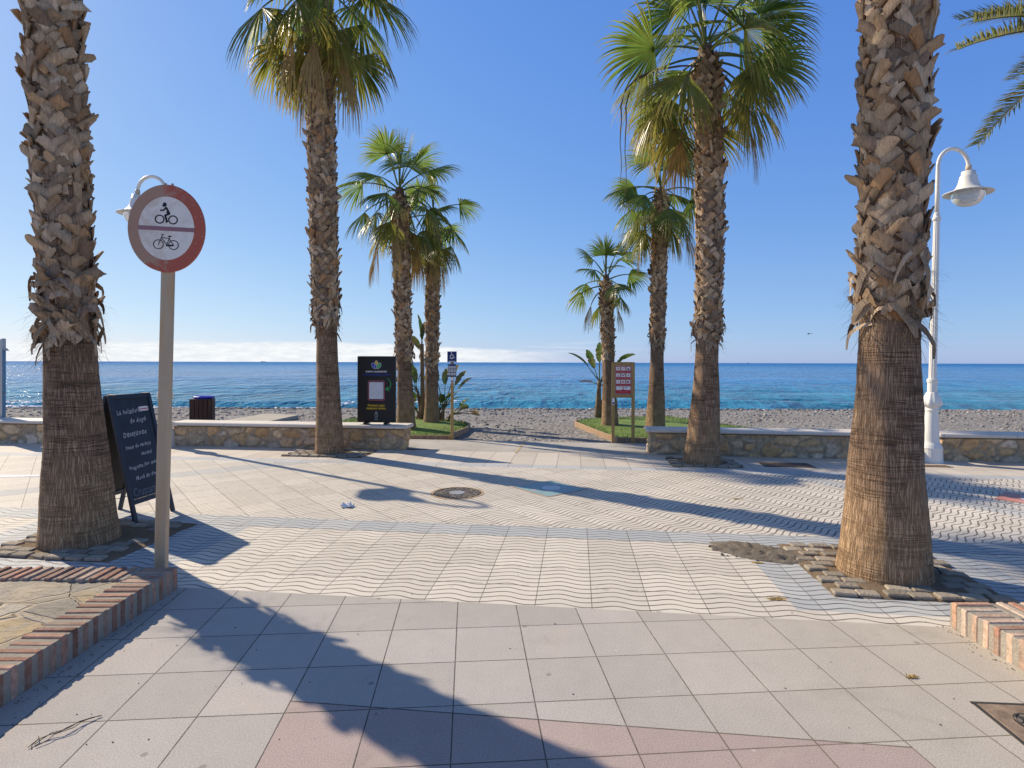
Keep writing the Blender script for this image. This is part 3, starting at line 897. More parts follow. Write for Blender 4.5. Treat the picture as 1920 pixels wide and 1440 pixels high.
    for k in range(3):     # spear leaves
        az = rr.uniform(0, 6.28); fan_leaf(m, rr, cpt, az, 1.35, crown_r * 0.35, crown_r * 0.5, 14, radians(14), (0.12, 0.18, 0.03), 0.0, 0.25)
    m.build('crown', [LEAF_M, LEAF_M], root, col=True)
    for k in range(dead):
        m = MB(); az = seed * 1.7 + k * 2.2 + rr.gauss(0, 0.3)
        org = cpt + Vector((cos(az) * (rad(H) + 0.02), sin(az) * (rad(H) + 0.02), -0.42 - 0.12 * k))
        fan_leaf(m, rr, org, az, rr.uniform(-0.95, -0.35), crown_r * rr.uniform(0.42, 0.6), crown_r * rr.uniform(0.55, 0.7), 24, radians(rr.choice((14, 20, 30))), (0.40, 0.235, 0.125), 0.5, droop=3.2, petcol=(0.24, 0.16, 0.08))
        tag(m.build('dead_frond', [DEAD_M, DEAD_M], root, col=True), 'withered brown frond')
    return root

def pz(px, py, Y): return D(px, py, Y)
# near pair
b = Vector((-4.02, 5.24, 0)); palm('fan_palm', 'thick leaning palm trunk beside the chalkboard, tree pit by the brick planter', b, D(60, -640, 5.1), 0.315, 0.192, 1.92, 1.8, 24, 11, fine=True, dead=2, skirt=1.25)
b = Vector(((1657 - 960) / F_PX * 4.5, 4.5, 0)); palm('fan_palm', 'thick palm trunk with mud heaped at the corner of its tree pit', b, D(1698, -800, b.y), 0.325, 0.205, 2.08, 1.8, 24, 12, fine=True, dead=2, skirt=1.1, bulge=1.07)
# on the promenade line, in front of the benches
b = G(619, 851); palm('fan_palm', 'tall palm growing in front of the bench beside the black advert board', b, D(592, -50, 10.3), 0.255, 0.18, 2.35, 2.15, 30, 21, dead=4, low=-1.15, yel=0.28, bulge=1.2)
b = G(1316, 869); PALM_FULL = palm('fan_palm', 'palm with the fullest crown, growing in front of the bench near the notice board', b, D(1322, 85, b.y), 0.30, 0.18, 2.08, 1.88, 30, 33, dead=2, low=-0.8, yel=0.30, bend=0.10, bulge=1.10)
for dx, ln in ((-1.42, 1.5), (-1.50, 1.25)):      # spent flower stalks hanging out of the crown
    m = MB(); top = D(1328, 95, b.y) - b
    pts = [top + Vector((dx * (1 - (1 - i / 5) ** 1.8), -0.15 * i / 5, -0.25 - 0.75 * (i / 5) ** 2.2)) for i in range(6)]
    pts += [pts[-1] + Vector((0.012 * sin(i * 1.7), 0.01 * sin(i), -ln * i / 6)) for i in range(1, 7)]
    m.tube(pts, [0.014] * 6 + [0.010, 0.009, 0.008, 0.007, 0.006, 0.004], 6, 0, (0.16, 0.11, 0.075))
    m.build('flower_stalk', BOOT_M, PALM_FULL, col=True)
# on the lawns
b = G(762, 806, 0.03); palm('fan_palm', 'palm at the edge of the lawn right behind the black advert board', b, D(748, 352, b.y), 0.24, 0.165, 1.72, 1.62, 21, 41, dead=5, low=-0.95, yel=0.2, bulge=1.1)
b = G(809, 791, 0.08); palm('fan_palm', 'slim palm among the broad leaved plants beside the wheelchair sign', b, D(812, 398, b.y), 0.20, 0.165, 1.45, 1.4, 14, 52, dead=4, low=-1.2, high=0.9, yel=0.25, skirt=0.4)
b = G(1144, 796, 0.08); palm('fan_palm', 'shortest palm with a sparse upright crown behind the red notice board', b, D(1136, 515, b.y), 0.215, 0.15, 1.72, 1.12, 13, 61, dead=3, low=-0.35, high=1.35, yel=0.12, skirt=0.2)
b = G(1229, 806, 0.05); palm('fan_palm', 'palm between the red notice board and the fuller palm', b, D(1238, 352, b.y), 0.235, 0.155, 2.1, 1.5, 22, 72, dead=2, low=-0.95, yel=0.2, skirt=0.7, bulge=1.1)

# date palm whose fronds reach in from beyond the picture
def date_palm(base, H, seed):
    rr = random.Random(seed); root = thing('date_palm', 'date palm whose feathery fronds reach in over the lamp', 'palm tree', base)
    m = MB(); n = 20
    for j in range(60):
        z = H * j / 59; R = 0.24 + 0.02 * sin(z * 20) + 0.05 * exp(-z)
        for k in range(n + 1):
            a = pi / 2 + 2 * pi * k / n; m.uv[len(m.v)] = (2 * pi * k / n * 0.27, z); m.v.append(Vector((cos(a) * R, sin(a) * R, z))); m.c.append((1, 1, 1))
    for j in range(59):
        for k in range(n): m.f.append((j * (n + 1) + k, j * (n + 1) + k + 1, (j + 1) * (n + 1) + k + 1, (j + 1) * (n + 1) + k)); m.mi.append(0)
    m.build('trunk', TRUNK_M, root, smooth=True)
    m = MB(); top = Vector((0, 0, H))
    fr = [(pi + 0.02, 0.12, 2.62), (pi + 0.10, 0.25, 2.5), (pi - 0.05, 0.62, 2.1)] + [(2.399 * k, 1.2 - 1.5 * k / 22, rr.uniform(2.6, 3.1)) for k in range(22) if abs(((2.399 * k) % (2 * pi)) - pi) > 1.0]
    for az, el, L in fr:
        d = Vector((cos(az) * cos(el), sin(az) * cos(el), sin(el))); p = top.copy(); pts = [p.copy()]; n = 16; ds = [d]
        for i in range(n):
            p = p + d * L / n; pts.append(p.copy()); d = (d + GRAV * 0.034).normalized(); ds.append(d)
        m.tube(pts, [0.03 * (1 - 0.85 * i / n) for i in range(n + 1)], 5, 0, (0.20, 0.19, 0.06))
        for i in range(120):
            s = 0.18 + 0.82 * i / 119; q = s * n; k = min(int(q), n - 1); f = q - k
            p = pts[k].lerp(pts[k + 1], f); e = ds[k]
            B = e.cross(Vector((0, 0, 1))).normalized(); N = B.cross(e)
            for sg in (-1, 1):
                ll = (0.46 * (1 - 0.45 * abs(2 * s - 1.1))) * rr.uniform(0.85, 1.1)
                dd = (B * sg * 0.72 + e * rr.uniform(0.6, 0.9) + N * rr.uniform(0.2, 0.75)).normalized()
                tip = p + dd * ll + GRAV * 0.05; mid = p + dd * ll * 0.5; w = 0.015
                c = Vector((0.11, 0.135, 0.04)).lerp(Vector((0.30, 0.23, 0.09)), max(0, rr.gauss(0.2, 0.2)))
                sdv = e * w
                m.add([p - sdv * 0.5, p + sdv * 0.5, mid + sdv, tip, mid - sdv], [(0, 1, 2, 4), (4, 2, 3)], 0, tuple(c))
    m.build('crown', LEAF_M, root, col=True)
date_palm(UV(0, 0) + Vector((9.98, 9.4, 0)), 7.25, 5)

# ------------------------------------------------------------------ tree pits with cobbles
def pit(cx, cy, su, sv, label, seed, hole, rows=1):
    """cx, cy in promenade coordinates"""
    rr = random.Random(seed)
    root = thing('tree_pit', label, 'tree pit', UV(cx, cy), PA, 'cobbled tree pits')
    m = MB(); n = 22; vs = []
    for j in range(n + 1):
        for i in range(n + 1):
            x, y = (i / n - 0.5) * su, (j / n - 0.5) * sv
            vs.append(Vector((x, y, 0.006 + 0.012 * mnoise.noise(Vector((x * 5 + seed, y * 5, 0))) + (0.008 if 0 < i < n and 0 < j < n else -0.004))))
    m.add(vs, [(j * (n + 1) + i, j * (n + 1) + i + 1, (j + 1) * (n + 1) + i + 1, (j + 1) * (n + 1) + i) for j in range(n) for i in range(n)])
    m.build('soil', SOIL_M, root, smooth=True)
    m = MB(); cw, ch = 0.175, 0.112; ny = int(sv / ch); 
    for j in range(ny):
        nx_ = int(su / cw) + 1
        for i in range(nx_):
            x = -su / 2 + (i + 0.5 + (0.5 if j % 2 else 0)) * cw; y = -sv / 2 + (j + 0.5) * (sv / ny)
            if x + cw * 0.45 > su / 2 or math.hypot(x, y) < hole: continue
            if rr.random() < 0.10 and math.hypot(x, y) < hole * 1.5: continue
            g = rr.uniform(0.26, 0.44); c = (g, g * 0.86, g * 0.68)
            M = Matrix.Translation((x + rr.gauss(0, 0.006), y + rr.gauss(0, 0.006), 0.012 + rr.uniform(-0.004, 0.008))) @ Matrix.Rotation(rr.gauss(0, 0.06), 4, 'Z') @ Matrix.Rotation(rr.gauss(0, 0.03), 4, 'X')
            m.box(0, 0, 0, cw * rr.uniform(0.82, 0.93), ch * rr.uniform(0.80, 0.9), 0.03, 0, M, 0.008, c)
    if m.v: m.build('cobble_paving', COB_M, root, col=True)
    return root
def soil_mat():
    t = material('pit_soil', 0.95, 0.1); o = t.coord('Object')
    t.base(scale_col(t, t.mix(t.noise(o, 7, 5, 0.6), (0.16, 0.115, 0.075), (0.30, 0.225, 0.15)), grit(t, o, 0.25)))
    t.nrm(t.bump(t.noise(o, 45, 6, 0.75), 0.9, 0.02)); return t.m
SOIL_M = soil_mat()
def cob_mat():
    t = material('cobble_stone', 0.9, 0.2); o = t.coord('Object')
    c = scale_col(t, attr_col(t), grit(t, o, 0.22)); c = t.mix(t.noise(o, 9, 4).smooth(0.5, 0.7) * 0.5, c, (0.22, 0.17, 0.115))
    t.base(c); t.nrm(t.bump(t.noise(o, 38, 6, 0.7), 1.0, 0.02)); return t.m
COB_M = cob_mat()
pit(2.46, 4.86, 1.22, 1.18, 'cobbled tree pit around the trunk with mud heaped at its corner', 1, 0.37)
pit(-4.52, 4.84, 1.30, 1.14, 'cobbled tree pit around the trunk beside the chalkboard', 2, 0.37)
q = G(619, 851); pit(q.dot(UX), q.dot(VX) + 0.05, 1.5, 0.86, 'tree pit with broken paving in front of the bench with the advert board', 3, 0.33)
q = G(1316, 869); pit(q.dot(UX) + 0.04, q.dot(VX) + 0.05, 1.15, 0.84, 'cobbled tree pit around the palm near the red notice board', 4, 0.33)
# ------------------------------------------------------------------ brick planters
def brick_mat():
    t = material('brick', 0.9, 0.15); o = t.coord('Object')
    c = scale_col(t, attr_col(t), t.noise(o, 25, 5, 0.65).lin(0.25, 0.75, 0.6, 1.35))
    c = t.mix(t.noise(o, 9, 5, 0.7).smooth(0.45, 0.68) * 0.65, c, (0.36, 0.30, 0.24))
    c = t.mix(t.noise(o, 3.3, 5, 0.7).smooth(0.56, 0.72) * 0.6, c, (0.10, 0.075, 0.06))
    t.base(c); t.nrm(t.bump(t.noise(o, 70, 5, 0.7), 0.8, 0.008)); return t.m
BRICK_M = brick_mat()
def mortar_mat():
    t = material('mortar', 0.95, 0.1); o = t.coord('Object')
    c = scale_col(t, t.mix(t.noise(o, 8, 4), (0.30, 0.26, 0.21), (0.43, 0.385, 0.32)), grit(t, o, 0.2))
    t.base(c); t.nrm(t.bump(t.noise(o, 60, 5, 0.7), 0.9, 0.012)); return t.m
MORTAR_M = mortar_mat()
def flag_mat():
    t = material('flagstone', 0.85, 0.2); o = t.coord('Object'); x, y, z = t.xyz(o)
    v = t.vec(x * 1.0 + y * 0.2 + t.noise(o, 4, 3) * 0.12, y * 1.35 + t.noise(o, 3, 3) * 0.1, 0)
    ed = E(t.nt, t.voro(v, 2.6, 'DISTANCE_TO_EDGE')); sp = t.node('ShaderNodeSeparateColor'); t.link(t.voro(v, 2.6, 'F1', 'Color'), sp.inputs[0])
    c = t.ramp(E(t.nt, sp.outputs[0]), [(0, (0.25, 0.23, 0.19)), (0.4, (0.34, 0.28, 0.18)), (0.7, (0.44, 0.33, 0.18)), (1, (0.40, 0.36, 0.30))])
    c = t.mix(t.noise(o, 3.4, 5, 0.6, 0.8).smooth(0.4, 0.6) * 0.6, c, (0.30, 0.275, 0.24))
    c = scale_col(t, c, grit(t, o, 0.2))
    gap = (ed * -1 + t.noise(o, 6, 3) * 0.07).smooth(0.0, 0.03)
    c = t.mix(gap, c, t.mix(t.noise(o, 20, 4), (0.34, 0.26, 0.18), (0.47, 0.39, 0.29)))
    lay = t.noise(t.vec(x * 2.5, y * 9), 1, 4, 0.7, 0.8)
    c = t.mix((lay - 0.5).abs().smooth(0.02, 0.0) * 0.6, c, (0.12, 0.1, 0.075))
    t.base(c); t.nrm(t.bump((1 - gap) * 0.8 + lay * 0.9 + t.noise(o, 40, 5) * 0.3, 0.9, 0.02)); return t.m
FLAG_M = flag_mat()
def planter(name, label, corner, x_dir, len_y, len_x, pal, seed, skew=0.0, side_dir=-1):
    """an L of bricks on edge round a raised bed; corner is its corner next to the plaza"""
    rr = random.Random(seed)
    root = thing(name, label, 'brick edging', corner, 0, 'brick edged beds')
    H = 0.158; m = MB(); q = MB()
    bw, gap, bl = 0.046, 0.032, 0.235
    sx = x_dir
    n = int(len_y / (bw + gap))
    def brick(cx, cy, lx, ly, skewv=0.0):
        c = Vector(rr.choice(pal)) * rr.uniform(0.75, 1.2)
        M = Matrix.Translation((cx, cy, (H + 0.004 + rr.uniform(-0.007, 0.006)) / 2 - 0.005)) @ Matrix.Rotation(skewv + rr.gauss(0, 0.02), 4, 'Z') @ Matrix.Rotation(rr.gauss(0, 0.008), 4, 'X')
        m.box(0, 0, 0, lx, ly, H + 0.01, 0, M, 0.007, tuple(c))
    for i in range(n):      # side that runs away from the corner towards the viewer
        brick(sx * (bl / 2 + rr.uniform(-0.004, 0.004)), -(i + 0.6) * (bw + gap), bl, bw)
    for i in range(int(len_x / (bw + gap))):
        brick(sx * (bl + 0.04 + (i + 0.5) * (bw + gap)), -bl / 2 - 0.008, bw, bl, skew)
    m.build('bricks', BRICK_M, root, col=True)
    q.box(sx * (bl / 2), -len_y / 2 - 0.003, H / 2 - 0.004, bl - 0.008, len_y, H - 0.002, bev=0.006)
    q.box(sx * (bl + len_x / 2 + 0.01), -bl / 2 - 0.005, H / 2 - 0.006, len_x, bl - 0.008, H - 0.006, bev=0.006)
    q.build('mortar', MORTAR_M, root)
    f = MB(); nxg, nyg = 40, 50; vs = []
    for j in range(nyg + 1):
        for i in range(nxg + 1):
            x, y = sx * (bl + 0.005 + (len_x - bl) * i / nxg), -bl - 0.012 - (len_y - bl) * j / nyg
            vs.append(Vector((x, y, H - 0.022 + 0.016 * mnoise.noise(Vector((x * 3, y * 3, seed))))))
    fs = [(j * (nxg + 1) + i, j * (nxg + 1) + i + 1, (j + 1) * (nxg + 1) + i + 1, (j + 1) * (nxg + 1) + i) for j in range(nyg) for i in range(nxg)]
    if sx < 0: fs = [t[::-1] for t in fs]
    f.add(vs, fs); f.build('stone_bed', FLAG_M, root, smooth=True)
    return root
planter('brick_planter', 'raised flagstone bed edged in dark red bricks on end', Vector((-2.47, 4.17, 0)), -1, 5.2, 6.0,
        [(0.40, 0.215, 0.15), (0.34, 0.17, 0.115), (0.44, 0.27, 0.195), (0.30, 0.165, 0.12), (0.46, 0.33, 0.255)], 4, skew=0.0)
planter('brick_planter', 'raised bed edged in pale orange bricks on end', Vector((2.80, 3.60, 0)), 1, 5.0, 6.0,
        [(0.54, 0.34, 0.245), (0.58, 0.40, 0.29), (0.50, 0.30, 0.20), (0.55, 0.43, 0.33), (0.46, 0.25, 0.17)], 5, skew=0.0)

# ------------------------------------------------------------------ street lamps
WHITE = simple('white_enamel', (0.78, 0.755, 0.70), 0.42, 0.5, 0, 0.05, 6)
RUST_SEAM = simple('stained_enamel', (0.62, 0.50, 0.37), 0.6, 0.4, 0, 0.2, 14)
def globe_mat():
    t = material('lamp_globe', 0.12, 0.5); t.base((0.78, 0.83, 0.88))
    t.b.inputs['Transmission Weight'].default_value = 0.45; return t.m
GLOBE = globe_mat()
def street_lamp(label, loc, rz, lean):
    root = thing('street_lamp', label, 'street lamp', loc, rz, 'white street lamps', lean)
    m = MB()
    m.lathe([(0.19, 0), (0.19, 0.015), (0.178, 0.03), (0.168, 0.22), (0.172, 0.245), (0.165, 0.262), (0.15, 0.30), (0.128, 0.335), (0.121, 0.36), (0.092, 0.86), (0.102, 0.875), (0.102, 0.895), (0.092, 0.91), (0.10, 0.935), (0.125, 0.955)], 28)
    m.build('pedestal', WHITE, root, smooth=False)
    m = MB(); m.lathe([(0.125, 0.955), (0.142, 0.985), (0.142, 1.03), (0.115, 1.10), (0.086, 1.17), (0.075, 1.19)], 40, flute=0.05, nf=10)
    m.build('collar', WHITE, root, smooth=True)
    m = MB(); m.lathe([(0.072, 1.19), (0.072, 1.35), (0.082, 1.36), (0.082, 1.41), (0.07, 1.42)], 24)
    m.lathe([(0.056, 1.42), (0.044, 4.12)], 48, flute=0.055, nf=12)
    m.lathe([(0.052, 4.12), (0.064, 4.14), (0.064, 4.17), (0.05, 4.19), (0.046, 4.21), (0.046, 4.24), (0.03, 4.26)], 24)
    m.build('pole', WHITE, root)
    m = MB(); R = 0.272; pts = [(0, 0, 4.22), (0, 0, 4.6), (0.0, 0, 4.9)]
    zc = 5.06
    for k in range(0, 21):
        a = pi - pi * k / 20 * 1.02; pts.append((R + R * cos(a), 0, zc + R * 1.12 * sin(a)))
    pts.append((2 * R, 0, zc - 0.12))
    m.tube(pts, [0.033] * 3 + [0.031] * (len(pts) - 3), 14)
    m.build('arm', WHITE, root, smooth=True)
    hx = 2 * R; M = Matrix.Translation((hx, 0, 0))
    m = MB(); m.lathe([(0.040, zc + 0.03), (0.046, zc - 0.0), (0.04, zc - 0.06)], 20, M, 1)
    m.lathe([(0.05, zc - 0.06), (0.10, zc - 0.075), (0.105, zc - 0.14), (0.118, zc - 0.15), (0.124, zc - 0.17), (0.128, zc - 0.20), (0.145, zc - 0.28), (0.175, zc - 0.35), (0.235, zc - 0.405), (0.325, zc - 0.435), (0.355, zc - 0.445), (0.356, zc - 0.455), (0.346, zc - 0.455), (0.245, zc - 0.43)], 40, M, 0, cap=False)
    sh = m.build('lamp_shade', [WHITE, RUST_SEAM], root, smooth=True)
    m = MB(); m.lathe([(0.247, zc - 0.432), (0.243, zc - 0.47), (0.226, zc - 0.54), (0.19, zc - 0.60), (0.135, zc - 0.645), (0.07, zc - 0.667), (0.005, zc - 0.672)], 36, M)
    m.build('globe', GLOBE, root, smooth=True)
    return root
l1 = street_lamp('white street lamp with a curved arm standing free between two benches', G(1745, 866), 0.05, (0, radians(1.4)))
Yl = 11.2
l2 = clone(l1, Vector(((310 - 960) / F_PX * Yl, Yl, 0)), pi + 0.05, 'white street lamp almost hidden behind the round road sign', 'white street lamps', (0, 0))

# ------------------------------------------------------------------ road sign
def sign_paint(name, c, rust=(0.30, 0.15, 0.08), amt=0.5, rust_scale=4.0, rough=0.55, SKEWX=0.35):
    t = material(name, rough, 0.4); o = t.coord('Object'); x, y, z = t.xyz(o)
    cc = scale_col(t, t.mix(t.noise(o, 5, 4), tuple(q * 0.85 for q in c), tuple(min(1, q * 1.1) for q in c)), grit(t, o, 0.1))
    f = t.noise(o, rust_scale, 6, 0.7, 0.5)
    cc = t.mix((f - x * SKEWX).smooth(0.44, 0.64) * amt, cc, rust)
    dots = E(t.nt, t.voro(o, 38, 'F1')).lt(0.16) * t.noise(o, 6, 2).gt(0.52)
    cc = t.mix(dots * amt, cc, (0.45, 0.32, 0.22))
    t.base(cc); return t.m
RED = sign_paint('sign_red', (0.44, 0.10, 0.06), (0.40, 0.25, 0.17), 0.92, 6.0, SKEWX=0.75)
WHT = sign_paint('sign_white', (0.82, 0.76, 0.68), (0.50, 0.33, 0.22), 0.4, 7)
BAR = sign_paint('sign_faded_bar', (0.30, 0.15, 0.17), (0.34, 0.2, 0.2), 0.3)
BLK = simple('sign_black', (0.014, 0.014, 0.017), 0.5, 0.4)
def pole_mat():
    t = material('galvanised_post', 0.55, 0.4); o = t.coord('Object'); x, y, z = t.xyz(o)
    c = t.mix(t.noise(t.vec(x * 25, y * 25, z * 2.5), 1, 5, 0.65), (0.42, 0.315, 0.21), (0.57, 0.45, 0.315))
    c = t.mix(t.noise(t.vec(x * 10, y * 10, z * 1.6 + 5), 1, 5, 0.65).smooth(0.45, 0.65) * 0.8, c, (0.52, 0.34, 0.18))
    t.base(c); t.nrm(t.bump(t.noise(o, 60, 3), 0.15, 0.003)); t.b.inputs['Metallic'].default_value = 0.25; return t.m
POST_M = pole_mat()
Ys = 4.42
sp = Vector(((303 - 960) / F_PX * Ys, Ys, 0))
root = thing('road_sign', 'round no motorcycles or bicycles sign with a rusty red rim on a post', 'road sign', sp, radians(9), None, (0, radians(1.1)))
m = MB(); m.box(0, 0, 1.30, 0.085, 0.062, 2.62, bev=0.008); m.build('post', POST_M, root)
zc, R, SX = 2.72, 0.342, 0.815
m = MB(); M = Matrix.Translation((0, -0.045, zc)) @ Matrix.Rotation(pi / 2, 4, 'X') @ Matrix.Diagonal((SX, 1, 1, 1))
m.lathe([(R - 0.004, -0.022), (R, -0.02), (R, -0.002), (R - 0.004, 0.0)], 64, M, 0); yf = -0.045
dk = m.build('sign_plate', [RED], root)
m = MB(); m.disc(0, 0, 0.247, 0, 0.0012, 0, 64, SX)
wp = m.build('white_field', WHT, dk); wp.location = (0, yf, zc)
m = MB(); hw = 0.247 * SX * 0.998
m.flat([(-hw, 0.013), (-hw, -0.020), (hw, -0.020), (hw, 0.013)], -0.0012, 0.0012, 0)
bp = m.build('faded_bar', BAR, dk); bp.location = (0, yf, zc)
m = MB()
# motorcyclist
k = SX
for cx in (-0.062, 0.056): m.ring(cx * k, 0.068, 0.031, 0.0095, 0, 0.0012, 0, 26)
m.disc(-0.020 * k, 0.184, 0.0175, 0, 0.0012, 0, 18, k)
m.flat([(-0.034 * k, 0.186), (-0.044 * k, 0.172), (-0.030 * k, 0.166), (-0.02 * k, 0.172)], 0, 0.0012)
m.flat([(-0.022 * k, 0.164), (0.000 * k, 0.166), (0.014 * k, 0.146), (0.030 * k, 0.122), (0.028 * k, 0.110), (0.002 * k, 0.112), (-0.006 * k, 0.124), (0.000 * k, 0.136)], 0, 0.0012)
m.line([(-0.010 * k, 0.158), (-0.030 * k, 0.140), (-0.056 * k, 0.138)], 0.012, 0)
m.line([(0.022 * k, 0.114), (-0.014 * k, 0.100), (0.004 * k, 0.050)], 0.015, 0)
m.line([(0.004 * k, 0.052), (-0.006 * k, 0.046)], 0.010, 0)
bk = m.build('motorcycle_symbol', BLK, dk); bk.location = (0, yf - 0.0012, zc)
m = MB()
for cx in (-0.068, 0.066): m.ring(cx * k, -0.128, 0.035, 0.0065, 0, 0.0012, 0, 28)
m.line([(-0.068 * k, -0.128), (-0.036 * k, -0.062), (-0.038 * k, -0.050), (-0.024 * k, -0.048)], 0.006, 0)
m.line([(-0.042 * k, -0.074), (0.022 * k, -0.078), (0.066 * k, -0.128)], 0.006, 0)
m.line([(-0.040 * k, -0.082), (0.008 * k, -0.126), (0.026 * k, -0.080), (0.034 * k, -0.064)], 0.006, 0)
m.line([(0.016 * k, -0.062), (0.044 * k, -0.060)], 0.008, 0)
m.line([(0.004 * k, -0.134), (0.062 * k, -0.132)], 0.014, 0)
bk = m.build('bicycle_symbol', BLK, dk); bk.location = (0, yf - 0.0012, zc)
for z in (zc + 0.2, zc - 0.2):
    m = MB(); m.box(0, -0.012, z, 0.2, 0.02, 0.03); m.build('clamp', POST_M, root)
for x in (-0.02, 0.03):
    m = MB(); m.box(x, -0.03, zc + R + 0.006, 0.014, 0.014, 0.016); m.build('bolt', POST_M, root)

# ------------------------------------------------------------------ chalkboard
DARKBLUE = simple('board_frame', (0.018, 0.030, 0.052), 0.5, 0.4, 0, 0.15, 10)
SLATE = simple('slate_board', (0.022, 0.034, 0.052), 0.62, 0.35, 0, 0.25, 4)
BACKP = simple('board_back', (0.055, 0.052, 0.048), 0.8, 0.2, 0, 0.1, 4)
CHALK = simple('chalk', (0.46, 0.48, 0.50), 0.95, 0.1, 0, 0.3, 60)
GREY_PRINT = simple('grey_print', (0.12, 0.14, 0.17), 0.8, 0.2, 0, 0.2, 30)
RED_PRINT = simple('red_print', (0.60, 0.03, 0.06), 0.6, 0.3, 0, 0.1, 10)
WHITE_PRINT = simple('white_print', (0.75, 0.75, 0.75), 0.6, 0.3, 0, 0.06, 10)
# feet of the front leaf: nearer one at px (256,983), farther one at px (322,957)
pa = G(256, 984); pb = G(325, 958)
dirv = (pb - pa); dirv.z = 0; wid = dirv.length; ang = atan2(dirv.y, dirv.x)
root = thing('chalkboard', 'black A-frame chalkboard with chalk menu standing behind the road sign post', 'chalkboard', (pa + pb) / 2, ang)
Hc = 1.36; tilt = radians(13)
def leaf_board(parent, nm, front):
    W = wid + 0.045; part = None
    holder = bpy.data.objects.new(nm, None)
    fr = MB()
    fr.box(-W / 2 + 0.0225, 0, Hc / 2, 0.045, 0.03, Hc, bev=0.003); fr.box(W / 2 - 0.0225, 0, Hc / 2, 0.045, 0.03, Hc, bev=0.003)
    fr.box(0, 0, Hc - 0.0225, W - 0.091, 0.028, 0.045, bev=0.003); fr.box(0, 0, 0.225, W - 0.091, 0.028, 0.05, bev=0.003)
    o = fr.build(nm, DARKBLUE, parent)
    o.location = (0, 0 if front else 2 * Hc * sin(tilt) + 0.03, 0); o.rotation_euler = (-tilt if front else tilt, 0, 0)
    p = MB(); p.box(0, 0.004, (Hc + 0.205) / 2, W - 0.092, 0.012, Hc - 0.30); pan = p.build('slate', SLATE if front else BACKP, o)
    return o, pan, W
fo, pan, W = leaf_board(root, 'front_leaf', True)
bo, pan2, _ = leaf_board(root, 'back_leaf', False)
tx_ = MB(); y0 = -0.0022; L0 = -W / 2 + 0.07; s = W / 0.62
hr = random.Random(4)
for body, dx, z, sz in (('La heladería', 0.0, 1.165, 0.072), ('de Ángel', 0.15, 1.065, 0.072), ('Desayunos', 0.02, 0.925, 0.085), ('zumo de naranja', 0.02, 0.79, 0.058), ('natural', 0.21, 0.705, 0.058), ('Pregunta por nuestro', 0.015, 0.575, 0.055), ('Menú de desayuno', 0.07, 0.455, 0.058)):
    tx_.hand(body, L0 + dx, z, sz, y0, hr, 0, 0.05)
tx_.text('Cruzcampo', L0 + 0.0, 0.315, 0.13 * s, y0, 1, 'LEFT', 0.0, stretch=0.72, bold=0.002)
tx_.rrect(0.09 * s, 1.165, 0.235 * s, 1.215, 0.015, y0, 0.001, 3)
tx_.text('Cruzcampo', 0.1625 * s, 1.190, 0.028 * s, y0 - 0.001, 2, 'CENTER', 0.15, bold=0.001)
tx_.build('chalk_writing', [CHALK, GREY_PRINT, RED_PRINT, WHITE_PRINT], pan)
m = MB(); yy = 2 * Hc * sin(tilt)
pts = [(-W / 2 + 0.03, 0.07 + 0.0, 0.30)] ; pts = [(-W / 2 + 0.02, 0.075 + (yy - 0.12) * i / 8, 0.30 - 0.05 * sin(pi * i / 8)) for i in range(9)]
m.tube(pts, 0.004, 6); m.build('stay_cord', BLK, root)
m = MB(); m.build('stay_ring', BLK, root) if m.v else None
for x in (-W / 2 + 0.06, W / 2 - 0.06):
    m = MB(); m.box(x, Hc * sin(tilt) + 0.01, Hc * cos(tilt) + 0.004, 0.05, 0.07, 0.006); m.build('hinge', POST_M, root)

# ------------------------------------------------------------------ black advert board on the bench
BOARD = simple('advert_black', (0.012, 0.012, 0.013), 0.45, 0.4, 0, 0.2, 3)
PR = {n: simple('print_' + n, c, 0.6, 0.3, 0, 0.08, 12) for n, c in dict(white=(0.8, 0.8, 0.8), yellow=(0.75, 0.50, 0.02), blue=(0.03, 0.07, 0.45), green=(0.05, 0.36, 0.10), pink=(0.62, 0.12, 0.17), grey=(0.28, 0.28, 0.28), pale=(0.62, 0.64, 0.68), navy=(0.02, 0.035, 0.15)).items()}
Yb = 10.95
cpos = D(706.5, 797, Yb); cpos.z = 0.478
W_, H_ = 0.755, 1.285
root = thing('advert_board', 'black upright advert board with flower emblem standing on the bench', 'advert board', cpos, radians(-4))
m = MB(); m.box(0, 0, 0.03 + H_ / 2, W_, 0.05, H_, bev=0.004); pn = m.build('panel', BOARD, root)
m = MB(); m.box(0, 0.028, 0.03 + H_ / 2, W_ + 0.004, 0.012, H_ + 0.004); m.build('rim', simple('alu_rim', (0.5, 0.5, 0.52), 0.4, 0.5, 0.6), root)
for x in (-0.20, 0.20):
    m = MB(); m.box(x, 0, 0.013, 0.07, 0.22, 0.034, bev=0.006); m.build('foot', BOARD, root)
m = MB(); y0 = -0.026; T0 = 0.03 + H_
def petal(m, cx, cz, rx, rz, rot, mi, y):
    m.flat([(cx + rx * cos(a) * cos(rot) - rz * sin(a) * sin(rot), cz + rx * cos(a) * sin(rot) + rz * sin(a) * cos(rot)) for a in [2 * pi * i / 22 for i in range(22)]], y, 0.001, mi)
fz = T0 - 0.185
petal(m, 0, fz + 0.055, 0.034, 0.045, 0, 0, y0); petal(m, 0, fz + 0.055, 0.028, 0.039, 0, 1, y0 - 0.001)
